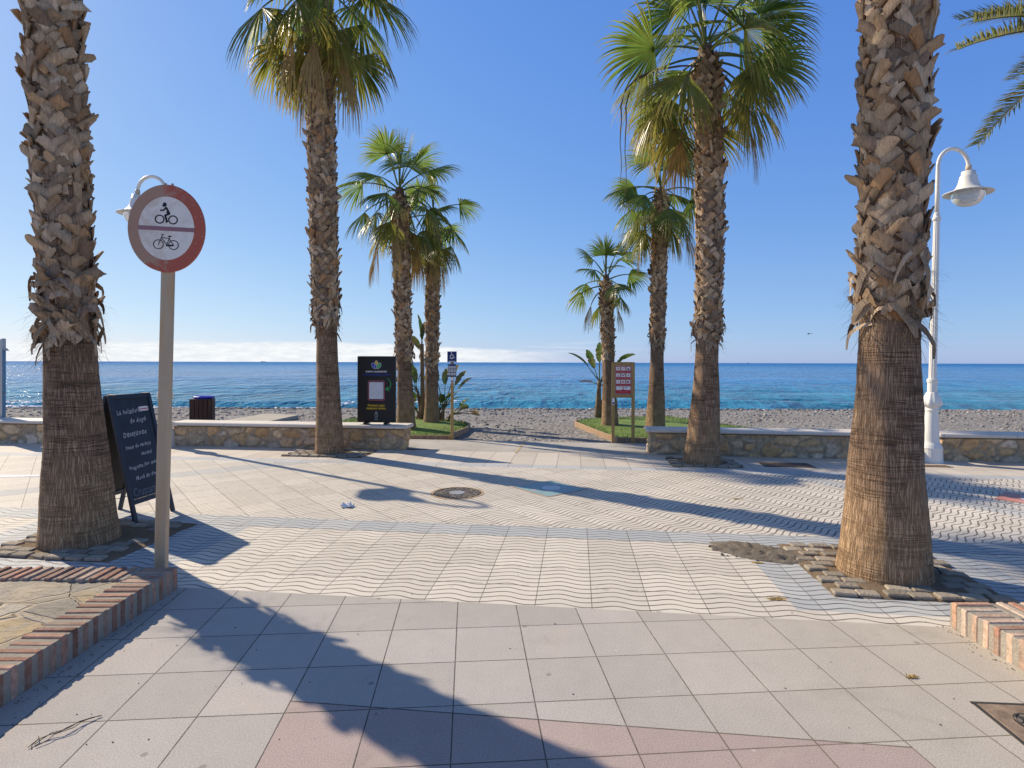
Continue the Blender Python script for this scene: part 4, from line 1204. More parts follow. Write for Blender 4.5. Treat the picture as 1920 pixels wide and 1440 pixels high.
for sg, mi in ((-1, 2), (1, 3)):
    petal(m, sg * 0.055, fz, 0.036, 0.062, sg * -0.45, 0, y0 - 0.002); petal(m, sg * 0.055, fz, 0.030, 0.056, sg * -0.45, mi, y0 - 0.003)
    petal(m, sg * 0.022, fz - 0.012, 0.020, 0.055, sg * -0.12, 0, y0 - 0.004); petal(m, sg * 0.022, fz - 0.012, 0.015, 0.049, sg * -0.12, mi, y0 - 0.005)
m.text('SOMOS ALGARROBO', 0, T0 - 0.30, 0.044, y0, 0, bold=0.001)
m.text('TU CENTRO COMERCIAL ONLINE', 0, T0 - 0.36, 0.036, y0, 2, bold=0.0006)
m.rrect(-0.165, T0 - 0.86, 0.165, T0 - 0.475, 0.035, y0, 0.001, 4); m.rrect(-0.155, T0 - 0.85, 0.155, T0 - 0.485, 0.03, y0 - 0.001, 0.001, 7)
m.rrect(-0.142, T0 - 0.832, 0.142, T0 - 0.503, 0.018, y0 - 0.002, 0.001, 6)
arc = [(0.20 + 0.085 * cos(a), T0 - 0.545 + 0.11 * sin(a)) for a in [radians(80 - 130 * i / 12) for i in range(13)]]
for i in range(12): m.line([arc[i], arc[i + 1]], 0.008 + 0.018 * i / 12, y0, 0.001, 3)
m.flat([(0.168, T0 - 0.64), (0.245, T0 - 0.585), (0.232, T0 - 0.63), (0.262, T0 - 0.685)], y0 - 0.001, 0.001, 3)
m.text('Compra aquí,', 0, T0 - 0.955, 0.062, y0, 1, bold=0.0012); m.text('ganamos todos.', 0, T0 - 1.012, 0.062, y0, 1, bold=0.0012)
petal(m, 0, T0 - 1.15, 0.036, 0.045, 0, 5, y0); petal(m, 0, T0 - 1.15, 0.026, 0.034, 0, 7, y0 - 0.001); m.rect(-0.006, T0 - 1.18, 0.006, T0 - 1.125, y0 - 0.002, 0.001, 5)
m.flat([(-0.028, T0 - 1.108), (0.028, T0 - 1.108), (0.018, T0 - 1.078), (-0.018, T0 - 1.078)], y0, 0.001, 5)
m.rect(-0.03, T0 - 1.222, 0.03, T0 - 1.212, y0, 0.001, 5); m.rect(-0.042, T0 - 1.242, 0.042, T0 - 1.232, y0, 0.001, 5)
m.build('printed_front', [PR['white'], PR['yellow'], PR['blue'], PR['green'], PR['pink'], PR['grey'], PR['pale'], BOARD], pn)

# ------------------------------------------------------------------ timber signs
def wood_mat(name, a, b):
    t = material(name, 0.7, 0.25); o = t.coord('Object'); x, y, z = t.xyz(o)
    g = t.noise(t.vec(x * 45, y * 45, z * 3), 1, 5, 0.6, 0.5)
    c = t.mix(g.smooth(0.3, 0.7), a, b); kn = E(t.nt, t.voro(t.vec(x * 6, y * 6, z * 1.6), 1.0)).smooth(0.10, 0.03)
    t.base(t.mix(kn * 0.7, c, tuple(q * 0.3 for q in a))); return t.m
PINE = wood_mat('treated_pine', (0.33, 0.21, 0.075), (0.44, 0.30, 0.12))
# wheelchair sign
b0 = G(848, 824)
root = thing('access_sign', 'slim timber post with blue wheelchair sign at the path edge', 'sign', b0, 0)
k = b0.y / F_PX
def hz(py): return EYE - (py - hy(848)) * k
m = MB(); m.box(0, 0, hz(700) / 2 + 0.08, 0.062, 0.055, hz(680) + 0.12, bev=0.005); m.build('post', PINE, root)
zt, zb = hz(659), hz(679)
m = MB(); m.box(0, -0.04, (zt + zb) / 2, 0.205, 0.02, zt - zb, bev=0.002); pn = m.build('wheelchair_panel', PR['navy'], root)
m = MB(); y0 = -0.051; cz = (zt + zb) / 2 + 0.012
m.disc(-0.012, cz + 0.075, 0.012, y0); m.ring(-0.004, cz - 0.005, 0.036, 0.011, y0, 0.0012, 0, 22, radians(110), radians(370))
m.line([(-0.012, cz + 0.058), (-0.008, cz + 0.016), (0.030, cz + 0.014), (0.046, cz - 0.034), (0.062, cz - 0.028)], 0.011, y0); m.line([(-0.010, cz + 0.036), (0.022, cz + 0.036)], 0.009, y0)
m.line([(-0.055, cz - 0.042), (-0.01, cz - 0.056), (0.03, cz - 0.05)], 0.008, y0)
m.rect(-0.072, zb + 0.012, 0.072, zb + 0.024, y0); m.rect(0.094, zb, 0.1025, zt, y0)
m.build('wheelchair_symbol', PR['white'], pn)
zt, zb = hz(683), hz(707)
m = MB(); m.box(0, -0.04, (zt + zb) / 2, 0.185, 0.02, zt - zb, bev=0.002); pn = m.build('icon_panel', simple('slate_blue_print', (0.10, 0.11, 0.17), 0.6, 0.3), root)
m = MB(); m.rect(-0.0925, zt - 0.028, 0.0925, zt, y0, 0.0012, 1)
for i in range(3):
    for j in range(3):
        x, z = (i - 1) * 0.056, zt - 0.066 - j * 0.072
        m.rect(x - 0.022, z - 0.026, x + 0.022, z + 0.026, y0, 0.0012, 0)
        if (i + j) % 3 == 0: m.disc(x, z, 0.011, y0 - 0.0012, 0.001, 2, 10)
        elif (i + j) % 3 == 1: m.rect(x - 0.011, z - 0.012, x + 0.011, z + 0.008, y0 - 0.0012, 0.001, 2)
        else: m.flat([(x - 0.013, z - 0.012), (x + 0.013, z - 0.012), (x, z + 0.014)], y0 - 0.0012, 0.001, 2)
m.build('icon_print', [PR['pale'], PR['navy'], PR['grey']], pn)
m = MB(); m.rect(-0.026, hz(717), 0.026, hz(707) - 0.004, -0.0285, 0.001, 0); m.rect(-0.022, hz(716.5) + 0.008, 0.022, hz(713.5), -0.0296, 0.001, 1); m.build('sticker', [PR['white'], PR['navy']], root)

# red notice board
a0 = G(1150, 829); a1 = G(1187, 831)
dv = a1 - a0; rz = atan2(dv.y, dv.x); wB = 0.42
root = thing('notice_board', 'red beach rules notice board framed in timber on two posts', 'notice board', (a0 + a1) / 2, 0.0)
k = a0.y / F_PX
def hn(py): return EYE - (py - hy(1168)) * k
for x in (-wB / 2, wB / 2):
    m = MB(); m.box(x, 0, hn(679) / 2 - 0.03, 0.062, 0.062, hn(679) + 0.06, bev=0.005); m.build('post', PINE, root)
for z in (hn(681.5), hn(742.5)):
    m = MB(); m.box(0, 0, z, wB - 0.064, 0.055, 0.062, bev=0.004); m.build('rail', PINE, root)
zt, zb = hn(684), hn(740)
m = MB(); m.box(0, 0.0, (zt + zb) / 2, wB - 0.063, 0.02, zt - zb - 0.004); pn = m.build('panel', simple('notice_backing', (0.42, 0.28, 0.22), 0.7, 0.3), root)
RED2 = simple('notice_red', (0.45, 0.035, 0.05), 0.6, 0.3, 0, 0.06)
m = MB(); y0 = -0.0102; hh = zt - zb
for j in range(3):
    for i in range(3):
        x = (i - 1) * 0.108; z = zt - 0.085 - j * 0.138
        m.rect(x - 0.048, z - 0.075, x + 0.048, z + 0.05, y0, 0.0012, 0); m.rect(x - 0.041, z - 0.034, x + 0.041, z + 0.042, y0 - 0.0012, 0.001, 1)
        m.rect(x - 0.032, z - 0.058, x + 0.032, z - 0.050, y0 - 0.0012, 0.001, 2)
        q = y0 - 0.0024; t = 0.001
        w = i + 3 * j
        if w == 0: m.ring(x, z + 0.004, 0.02, 0.007, q, t, 0, 16)
        elif w == 1: m.line([(x - 0.02, z - 0.015), (x + 0.005, z + 0.02)], 0.007, q, t, 0); m.disc(x + 0.018, z + 0.018, 0.012, q, t, 2, 12)
        elif w == 2: m.flat([(x - 0.026, z - 0.02), (x + 0.026, z - 0.02), (x + 0.008, z + 0.022), (x - 0.012, z + 0.014)], q, t, 3)
        elif w == 3: m.flat([(x - 0.026, z - 0.02), (x + 0.026, z - 0.02), (x + 0.01, z - 0.002), (x - 0.02, z - 0.01)], q, t, 0); m.line([(x + 0.005, z), (x + 0.026, z + 0.026)], 0.005, q, t, 0)
        elif w == 4:
            m.rect(x - 0.022, z - 0.004, x + 0.016, z + 0.012, q, t, 3); m.disc(x + 0.022, z + 0.018, 0.010, q, t, 3, 10)
            for lx in (-0.019, 0.012): m.rect(x + lx - 0.003, z - 0.024, x + lx + 0.003, z - 0.003, q, t, 3)
            m.line([(x - 0.022, z + 0.01), (x - 0.032, z + 0.022)], 0.005, q, t, 3)
        elif w == 5: m.line([(x - 0.018, z - 0.016), (x, z + 0.02), (x + 0.018, z - 0.016)], 0.008, q, t, 3)
        elif w == 6: m.ring(x - 0.016, z, 0.011, 0.005, q, t, 4, 12); m.ring(x + 0.016, z, 0.011, 0.005, q, t, 4, 12); m.line([(x - 0.016, z), (x + 0.016, z)], 0.005, q, t, 4)
        elif w == 7: m.rect(x - 0.02, z - 0.02, x - 0.006, z + 0.024, q, t, 0); m.rect(x + 0.006, z - 0.02, x + 0.02, z + 0.024, q, t, 0); m.rect(x - 0.006, z + 0.002, x + 0.006, z + 0.016, q, t, 0)
        else: m.rrect(x - 0.026, z - 0.02, x + 0.008, z + 0.024, 0.005, q, t, 0); m.rect(x + 0.014, z - 0.006, x + 0.026, z + 0.012, q, t, 0); m.rect(x - 0.016, z - 0.008, x - 0.002, z + 0.010, q, t, 1)
z = zt - 0.50
m.rect(-0.157, zb + 0.028, 0.157, z + 0.052, y0, 0.0012, 0); m.rect(-0.150, z - 0.028, 0.150, z + 0.046, y0 - 0.0012, 0.001, 1)
m.ring(-0.062, z + 0.010, 0.016, 0.005, y0 - 0.0024, 0.001, 4, 14); m.flat([(-0.022 + 0.024 * cos(radians(a_)) + 0.02, z + 0.008 + 0.024 * sin(radians(a_))) for a_ in range(0, 181, 20)], y0 - 0.0024, 0.001, 0); m.disc(0.058, z + 0.018, 0.013, y0 - 0.0024, 0.001, 3, 12)
m.flat([(0.03 * cos(radians(a_)), z - 0.028 + 0.018 * sin(radians(a_))) for a_ in range(0, 181, 20)], y0 - 0.0036, 0.001, 0)
for zz in (0.075, 0.055): m.rect(-0.10, zb + zz - 0.004, 0.10, zb + zz + 0.004, y0 - 0.0012, 0.001, 2)
m.build('pictogram_sheet', [RED2, PR['white'], PR['pink'], simple('notice_dark', (0.06, 0.03, 0.03), 0.6), simple('notice_pale', (0.55, 0.38, 0.38), 0.6)], pn)
m = MB(); xs_ = -wB / 2; m.rect(xs_ - 0.026, hn(758), xs_ + 0.026, hn(746), -0.0315, 0.001, 0); m.rect(xs_ - 0.02, hn(757.5) + 0.008, xs_ + 0.02, hn(753.5), -0.0326, 0.001, 1); m.build('sticker', [PR['white'], PR['navy']], root)

# ------------------------------------------------------------------ litter bin, shower post, boardwalk
DARKWOOD = wood_mat('dark_slats', (0.050, 0.027, 0.020), (0.080, 0.046, 0.034))
bp_ = D(380, 770, 13.2); root = thing('litter_bin', 'dark brown slatted bin with a blue bag over its rim behind the bench', 'litter bin', (bp_.x, bp_.y, -0.06), 0.35)
m = MB(); hs_ = 0.225; Hb = 0.85
for f in range(4):
    M = Matrix.Rotation(f * pi / 2, 4, 'Z')
    for i in range(5): m.box(-hs_ + 0.045 + i * 0.09, -hs_, Hb / 2, 0.080, 0.022, Hb, 0, M, 0.003)
m.build('slats', DARKWOOD, root)
m = MB(); m.lathe([(0.20, 0.02), (0.20, Hb - 0.03)], 20); m.box(0, 0, Hb + 0.012, 0.47, 0.47, 0.024); m.build('liner', simple('liner_dark', (0.02, 0.02, 0.022), 0.6), root)
m = MB(); prof = [(0.19, Hb + 0.024), (0.215, Hb + 0.04), (0.22, Hb + 0.065), (0.205, Hb + 0.08), (0.17, Hb + 0.06)]
m.lathe(prof, 26, Matrix.Translation((0.03, 0, 0)), flute=0.05, nf=7, cap=False); m.build('bag', simple('blue_bag', (0.02, 0.03, 0.45), 0.35, 0.5), root, smooth=True)

c0 = G(-38, 792, 0.1); root = thing('shower_column', 'grey metal beach shower column standing past the end of the bench', 'shower', (D(-7, 700, 12.2).x, 12.2, -0.05), 0.0)
ALU = simple('brushed_alu', (0.42, 0.42, 0.42), 0.4, 0.5, 0.5, 0.08, 4)
m = MB(); w2, d2 = 0.17, 0.045; zt1, zt2 = 2.08, 2.22
m.add([Vector(p) for p in ((-w2, -d2, 0), (w2, -d2, 0), (w2, d2, 0), (-w2, d2, 0), (-w2, -d2, zt1), (w2, -d2, zt2), (w2, d2, zt2), (-w2, d2, zt1))], [(3, 2, 1, 0), (4, 5, 6, 7), (0, 1, 5, 4), (1, 2, 6, 5), (2, 3, 7, 6), (3, 0, 4, 7)])
cb = m.build('column', ALU, root)
m = MB(); m.box(w2 + 0.0025, 0, 1.02, 0.005, 2 * d2 - 0.012, 1.96); m.build('side_panel', simple('blue_panel', (0.09, 0.22, 0.36), 0.4, 0.5), root)
m = MB(); m.tube([(w2 - 0.02, -0.02, 1.99), (w2 + 0.05, -0.03, 2.0), (w2 + 0.10, -0.04, 1.985)], 0.018, 10); m.lathe([(0.035, 0), (0.03, 0.02), (0.012, 0.03)], 14, Matrix.Translation((w2 + 0.10, -0.04, 1.955))); m.build('spout', ALU, root)
m = MB(); m.tube([(w2, 0.0, 1.02), (w2 + 0.04, 0.0, 1.02)], 0.015, 8); m.build('push_button', ALU, root)

ps = [(392, 794), (560, 777.5), (548, 774.5), (480, 774.5), (352, 794)]
m = MB(); pts = []
for px, py in ((470, 797), (560, 778), (497, 775.5), (385, 794)):
    lo, hi = 12.5, 33.0
    for _ in range(40):
        mid = (lo + hi) / 2
        ppx = HY + ROLL * (px - 960) + (EYE - (beach_z(mid) + 0.12)) / mid * F_PX
        if ppx > py: lo = mid
        else: hi = mid
    pts.append(Vector(((px - 960) / F_PX * lo, lo, beach_z(lo) + 0.12)))
m.add(pts + [p - Vector((0, 0, 0.25)) for p in pts], [(0, 1, 2, 3), (4, 0, 3, 7), (5, 1, 0, 4), (6, 2, 1, 5), (7, 3, 2, 6)])
tag(m.build('concrete_ramp', concrete_mat('ramp_concrete', (0.36, 0.32, 0.26), (0.44, 0.40, 0.33))), 'low concrete ramp sloping across the shingle behind the litter bin', 'ramp')

# ------------------------------------------------------------------ covers and plates in the paving
def iron_mat():
    t = material('cast_iron', 0.7, 0.4); o = t.coord('Object')
    cells = E(t.nt, t.voro(o, 26, 'F1')).smooth(0.35, 0.55)
    c = t.mix(cells, (0.20, 0.165, 0.13), (0.055, 0.05, 0.045)); c = scale_col(t, c, grit(t, o, 0.2))
    t.base(c); t.nrm(t.bump(1.0 - cells, 0.9, 0.012)); t.b.inputs['Metallic'].default_value = 0.2; return t.m
IRON = iron_mat()
q = G(858, 924.5); root = thing('manhole_cover', 'round studded iron manhole cover with a pale centre plate', 'manhole cover', (q.x, q.y, 0), 0)
m = MB(); m.lathe([(0.305, -0.01), (0.305, 0.006), (0.29, 0.009), (0.285, 0.004), (0.0, 0.0045)], 48, cap=False); m.build('cover', IRON, root)
m = MB(); m.lathe([(0.10, 0.0), (0.10, 0.009), (0.085, 0.010), (0.0, 0.010)], 30, cap=False); m.build('centre_plate', simple('worn_steel', (0.36, 0.37, 0.38), 0.5, 0.4, 0.3, 0.15), root)
m = MB(); m.lathe([(0.305, 0.003), (0.345, 0.003)], 48, cap=False); m.build('frame_ring', simple('ochre_mortar', (0.42, 0.30, 0.19), 0.9, 0.2, 0, 0.3, 15), root)

def utility_cover(label, px, py, w, d, mat, rz):
    q = G(px, py); root = thing('access_cover', label, 'access cover', (q.x, q.y, 0), rz, 'steel access covers')
    m = MB(); m.box(0, 0, 0.002, w, d, 0.010, bev=0.003); m.build('plate', mat, root)
    m = MB()
    for sx_, sy_, a_, b_ in ((0, -1, w + 0.05, 0.02), (0, 1, w + 0.05, 0.02), (-1, 0, 0.02, d + 0.008), (1, 0, 0.02, d + 0.008)):
        m.box(sx_ * (w / 2 + 0.015), sy_ * (d / 2 + 0.015), 0.0015, a_, b_, 0.007)
    m.build('frame', IRON, root); return root
RUSTP = simple('rusty_plate', (0.10, 0.075, 0.06), 0.7, 0.3, 0.2, 0.3, 8, 0.4)
utility_cover('dark steel access cover in front of the bench', 1475, 872, 0.75, 0.36, RUSTP, PA)
utility_cover('brown steel access cover at the foot of the lamp', 1752, 874, 0.42, 0.16, simple('brown_plate', (0.20, 0.13, 0.09), 0.7, 0.3, 0.1, 0.2, 8), PA)
# cover near the viewer with a round lid
q = G(1985, 1362); root = thing('access_cover', 'brown square access cover with a round lid beside the pale brick bed', 'access cover', (q.x, q.y, 0), radians(-4), 'steel access covers')
m = MB(); m.box(0, 0, 0.001, 0.50, 0.30, 0.010, bev=0.003); m.build('plate', simple('brown_mottled', (0.26, 0.19, 0.135), 0.75, 0.3, 0.1, 0.35, 14, 0.5), root)
m = MB(); m.lathe([(0.085, 0.004), (0.085, 0.009), (0.075, 0.010), (0.073, 0.007), (0.0, 0.0075)], 36, Matrix.Translation((-0.09, 0, 0)), cap=False); m.build('round_lid', IRON, root)
m = MB(); m.box(0, 0.158, 0.001, 0.54, 0.016, 0.008); m.box(-0.258, 0, 0.001, 0.016, 0.298, 0.008); m.build('frame', simple('frame_iron', (0.05, 0.045, 0.04), 0.7), root)

def decal(label, px, py, size, col, seed):
    q = G(px, py); root = thing('floor_sticker', label, 'floor sticker', (q.x, q.y, 0.004), PA + radians(45), 'printed floor stickers')
    m = MB(); m.box(0, 0, 0, size, size, 0.002); b = m.build('sheet', simple('sticker_ground', col, 0.5, 0.4, 0, 0.12, 5), root)
    m = MB(); rr = random.Random(seed); h = 0.0012
    def fl(pts, mi): m.add([Vector((x, y, h)) for x, y in pts], [tuple(range(len(pts)))], mi)
    fl([(0.10 * cos(a) * size / 0.75 * 1.25 + 0.02 + 0.03 * cos(3 * a), 0.16 * sin(a) * size / 0.75) for a in [2 * pi * i / 16 for i in range(16)]], 0)
    for (x, y, w, d, mi) in ((-0.22, 0.05, 0.10, 0.07, 1), (-0.14, -0.10, 0.08, 0.05, 1), (0.20, 0.10, 0.09, 0.06, 0), (0.14, 0.21, 0.11, 0.04, 1), (0.24, -0.02, 0.05, 0.07, 0)):
        for r_ in range(3):
            y2 = y + (r_ - 1) * d * 0.36; fl([(x - w / 2, y2 - d * 0.11), (x + w / 2 * rr.uniform(0.6, 1), y2 - d * 0.11), (x + w / 2 * rr.uniform(0.6, 1), y2 + d * 0.11), (x - w / 2, y2 + d * 0.11)], mi)
    m.build('print', [PR['pale'], simple('pink_pale', (0.5, 0.35, 0.38), 0.6)], b)
    m = MB(); e = size / 2 + 0.008
    for x, y, a_, b_ in ((0, -e, 2 * e, 0.014), (0, e, 2 * e, 0.014), (-e, 0, 0.014, 2 * e), (e, 0, 0.014, 2 * e)): m.box(x, y, -0.001, a_, b_, 0.002)
    m.build('worn_edge', simple('worn_orange', (0.50, 0.30, 0.18), 0.8, 0.2, 0, 0.3, 20), root)
decal('teal diamond floor sticker lying across the long trunk shadow', 1032, 915.5, 0.68, (0.24, 0.36, 0.36), 1)
decal('orange diamond floor sticker near the short bench stretch', 1935, 938, 0.58, (0.55, 0.22, 0.15), 2)
tagp = G(20, 893); m = MB(); m.add([Vector((x, y, 0)) for x, y in ((-0.35, -0.10), (0.40, -0.02), (0.42, 0.10), (-0.30, 0.06))], [(0, 1, 2, 3)])
tag(m.build('floor_sticker', simple('white_worn', (0.62, 0.62, 0.64), 0.6, 0.3, 0, 0.15, 8), loc=(tagp.x, tagp.y, 0.004)), 'worn white floor sticker beyond the leaning trunk', 'floor sticker', 'printed floor stickers')

# ------------------------------------------------------------------ mud, tubes, litter
m = MB(); r5 = random.Random(9); n = 34; pc = G(1425, 1036); vs = []
for j in range(n + 1):
    for i in range(n + 1):
        u, v = (i / n - 0.5) * 2, (j / n - 0.5) * 2
        x, y = u * 0.40, v * 0.26 - u * 0.16
        d = max(0, 1 - (u * u + v * v) * (1 + 0.7 * mnoise.noise(Vector((u * 2, v * 2, 1)))))
        z = 0.042 * d ** 0.6 * (0.25 + 1.2 * abs(mnoise.noise(Vector((x * 9, y * 9, 3)))) + 1.1 * abs(mnoise.noise(Vector((x * 25, y * 25, 5))))) - (0.008 if d <= 0.02 else 0)
        vs.append(Vector((x, y, z)))
m.add(vs, [(j * (n + 1) + i, j * (n + 1) + i + 1, (j + 1) * (n + 1) + i + 1, (j + 1) * (n + 1) + i) for j in range(n) for i in range(n)])
def mud_mat():
    t = material('grey_mud', 0.95, 0.1); o = t.coord('Object')
    t.base(scale_col(t, t.mix(t.noise(o, 9, 5), (0.15, 0.125, 0.10), (0.27, 0.235, 0.19)), grit(t, o, 0.2))); t.nrm(t.bump(t.noise(o, 60, 6, 0.7), 1.0, 0.02)); return t.m
MUD = mud_mat()
for i in range(16): pebble(m, Vector((r5.uniform(-0.42, 0.2), r5.uniform(-0.22, 0.30), 0.006)), r5.uniform(0.006, 0.018), (1, 1, 1))
tag(m.build('mud_heap', MUD, loc=(pc.x, pc.y, 0), smooth=True), 'low heap of grey mud spilled beside the tree pit', 'mud heap')

TUBE = simple('black_tube', (0.015, 0.016, 0.02), 0.5, 0.4)
q = G(1689, 1103); m = MB(); m.tube([(0, 0, -0.02), (0.0, 0, 0.07), (0.008, 0, 0.11)], 0.009, 8)
tag(m.build('irrigation_tube', TUBE, loc=q), 'stub of black tube upright at the foot of the trunk', 'tube')
q = G(1772, 1082); m = MB(); m.tube([(0, 0, -0.02), (-0.03, 0.02, 0.05), (-0.08, 0.08, 0.09), (-0.13, 0.16, 0.09)], 0.006, 8)
tag(m.build('irrigation_tube', TUBE, loc=q), 'thin black tube bending away from the trunk', 'tube')

TWIG = simple('dry_twig', (0.12, 0.085, 0.06), 0.9, 0.1)
STRAW = simple('dry_straw', (0.42, 0.28, 0.10), 0.9, 0.1, 0, 0.3, 30)
p0 = G(60, 1405); p1 = G(188, 1345)
m = MB()
for k in range(3):
    e = Vector((frand(-0.03, 0.03), frand(-0.04, 0.04), 0)); s0 = frand(0, 0.25)
    m.tube([p0.lerp(p1, s0 + (1 - s0) * i / 7) + e * (1 - i / 7) + Vector((0.01 * sin(i * 2 + k), 0.012 * sin(i * 1.3), 0.006 + 0.012 * sin(pi * i / 7))) - p0 for i in range(8)], 0.0018, 5)
m.tube([Vector((0, 0, 0.004)), Vector((-0.012, 0.02, 0.006)), Vector((-0.01, 0.05, 0.01)), Vector((-0.03, 0.075, 0.006))], 0.0018, 5)
tag(m.build('twig', TWIG, loc=p0), 'thin dry twig lying on the grey plaza tiles', 'twig')
def straw(px, py, label, n, sz, seed):
    rr = random.Random(seed); m = MB(); q = G(px, py)
    for k in range(n):
        a = rr.gauss(0.1, 0.5); L = rr.uniform(0.3, 1) * sz; x, y = rr.gauss(0, sz * 0.25), rr.gauss(0, sz * 0.12); d = Vector((cos(a), sin(a), 0))
        pts = [Vector((x, y, 0.003)) + d * (L * (i / 3 - 0.5)) + Vector((0, 0, rr.uniform(0, 0.007))) for i in range(4)]
        m.ribbon(pts, [0.003, 0.006, 0.006, 0.002], [Vector((-sin(a), cos(a), 0.4)).normalized()] * 4)
    tag(m.build('dry_leaf_shred', STRAW, loc=q), label, 'dry leaf', 'shreds of dry palm leaf')
straw(1455, 1124, 'dry yellow leaf shred lying on the wave tiles', 26, 0.10, 1)
straw(1712, 1271, 'dry leaf shred lying on the plain plaza tiles', 26, 0.05, 2)
straw(1422, 1056, 'dry leaf shred lying just under the mud heap', 16, 0.08, 3)
straw(1385, 936, 'dry leaf shred on the diagonal tiles near the long shadow', 12, 0.16, 4)
q = G(652, 951); m = MB(); rr = random.Random(2); vs = []
for j in range(6):
    for i in range(7): vs.append(Vector(((i / 6 - 0.5) * 0.14, (j / 5 - 0.5) * 0.10, 0.004 + abs(rr.gauss(0, 0.018)) + (0.02 if 1 < i < 5 and 1 < j < 4 else 0))))
m.add(vs, [(j * 7 + i, j * 7 + i + 1, (j + 1) * 7 + i + 1, (j + 1) * 7 + i) for j in range(5) for i in range(6)])
tag(m.build('paper_tissue', simple('tissue', (0.75, 0.76, 0.77), 0.9), loc=q), 'crumpled white paper tissue dropped on the promenade', 'tissue')

# grit and crumbs gathered on the paving
m = MB(); r2 = random.Random(31)
for i in range(520):
    if r2.random() < 0.4: X = -2.44 + abs(r2.gauss(0, 0.05)); Y = r2.uniform(1.6, 4.1)
    elif r2.random() < 0.35: X = 2.78 - abs(r2.gauss(0, 0.04)); Y = r2.uniform(1.5, 3.6)
    else: Y = r2.uniform(1.9, 7.5); X = r2.uniform(-0.95, 0.95) * Y
    if (X < -2.45 and Y < 4.2) or (X > 2.79 and Y < 3.62): continue
    g = r2.choice((0.05, 0.08, 0.14, 0.22)); pebble(m, Vector((X, Y, 0.002)), r2.uniform(0.0015, 0.0045), (g, g * 0.85, g * 0.65))
tag(m.build('paving_grit', stone_mat(), col=True), 'scattered grit and crumbs on the paving', 'grit', None, 'stuff')

# ------------------------------------------------------------------ lawns with timber edging
def grass_mat():
    t = material('turf', 0.75, 0.25); o = t.coord('Object')
    c = t.mix(t.noise(o, 2.2, 5), (0.15, 0.23, 0.045), (0.22, 0.31, 0.075)); c = scale_col(t, c, grit(t, o, 0.3))
    c = t.mix(t.noise(o, 1.0, 4, 0.6).smooth(0.58, 0.72) * 0.5, c, (0.16, 0.15, 0.055))
    t.base(c); t.nrm(t.bump(t.noise(o, 90, 4, 0.7), 1.0, 0.03)); return t.m
GRASS = grass_mat()
def blade_mat():
    t = material('grass_blade', 0.6, 0.3); t.base(attr_col(t)); return t.m
BLADE = blade_mat()
def inside(p, poly):
    c = False; n = len(poly)
    for i in range(n):
        a, b = poly[i], poly[(i + 1) % n]
        if (a[1] > p[1]) != (b[1] > p[1]) and p[0] < (b[0] - a[0]) * (p[1] - a[1]) / (b[1] - a[1]) + a[0]: c = not c
    return c
def lawn(label, poly, seed, edge, elabel):
    rr = random.Random(seed)
    cx = sum(p[0] for p in poly) / len(poly); cy = sum(p[1] for p in poly) / len(poly)
    m = MB(); n = len(poly); K = 6
    for k in range(K + 1):
        f = 1 - k / K
        for x, y in poly:
            X, Y = cx + (x - cx) * f, cy + (y - cy) * f
            m.v.append(Vector((X, Y, 0.035 + 0.05 * (1 - f ** 2) + 0.02 * mnoise.noise(Vector((X * 2, Y * 2, seed)))))); m.c.append((0.07, 0.12, 0.02))
    for k in range(K):
        for i in range(n): m.f.append((k * n + i, k * n + (i + 1) % n, (k + 1) * n + (i + 1) % n, (k + 1) * n + i)); m.mi.append(0)
    xs_ = [p[0] for p in poly]; ys_ = [p[1] for p in poly]
    for i in range(15000):
        x, y = rr.uniform(min(xs_), max(xs_)), rr.uniform(min(ys_), max(ys_))
        if not inside((x, y), poly): continue
        h = rr.uniform(0.03, 0.06); a = rr.uniform(0, pi); w = 0.006
        g = Vector((0.16, 0.26, 0.045)).lerp(Vector((0.30, 0.33, 0.10)), max(0, rr.gauss(0.25, 0.25)))
        dx, dy = cos(a) * w, sin(a) * w; f2 = ((x - cx) ** 2 + (y - cy) ** 2) ** 0.5
        z = 0.045; lx, ly = rr.gauss(0, 0.015), rr.gauss(0, 0.015)
        m.add([Vector((x - dx, y - dy, z)), Vector((x + dx, y + dy, z)), Vector((x + lx, y + ly, z + h))], [(0, 1, 2)], 1, tuple(g))
    tag(m.build('lawn', [GRASS, BLADE], col=True), label, 'lawn', None, 'stuff')
    m = MB()
    for i in edge:
        a, b = Vector((*poly[i], 0)), Vector((*poly[(i + 1) % n], 0)); L = (b - a).length
        M = Matrix.Translation((a + b) / 2 + Vector((0, 0, 0.0))) @ Matrix.Rotation(atan2((b - a).y, (b - a).x), 4, 'Z')
        m.box(0, 0, 0.0, L + 0.02, 0.04, 0.15, 0, M, 0.006)
    tag(m.build('lawn_edging', EDGE_M), elabel, 'edging', 'timber lawn edging')
EDGE_M = wood_mat('edging_timber', (0.28, 0.17, 0.10), (0.46, 0.32, 0.20))
def g2(px, py): p = G(px, py); return (p.x, p.y)
v0 = UV(-4.3, V5 + 0.06)
lawn('short green turf around the palms behind the advert board', [(v0.x, v0.y), g2(845, 822.5), g2(852, 816), g2(876, 806), g2(881, 799), g2(866, 793), g2(830, 788), g2(790, 785), (-4.2, 17.4), (-5.4, 14)], 5, (0, 1, 2, 3, 4), 'low timber board edging the turf beside the wheelchair sign')
v1 = UV(5.5, V5 + 0.06)
lawn('short green turf around the palms behind the notice board', [g2(1160, 826), (v1.x, v1.y), (6.0, 14.4), (4.8, 17.2), g2(1150, 785), g2(1110, 787), g2(1082, 791), g2(1079, 795), g2(1105, 806), g2(1135, 818)], 6, (0, 6, 7, 8, 9), 'pale timber board edging the turf beside the notice board')

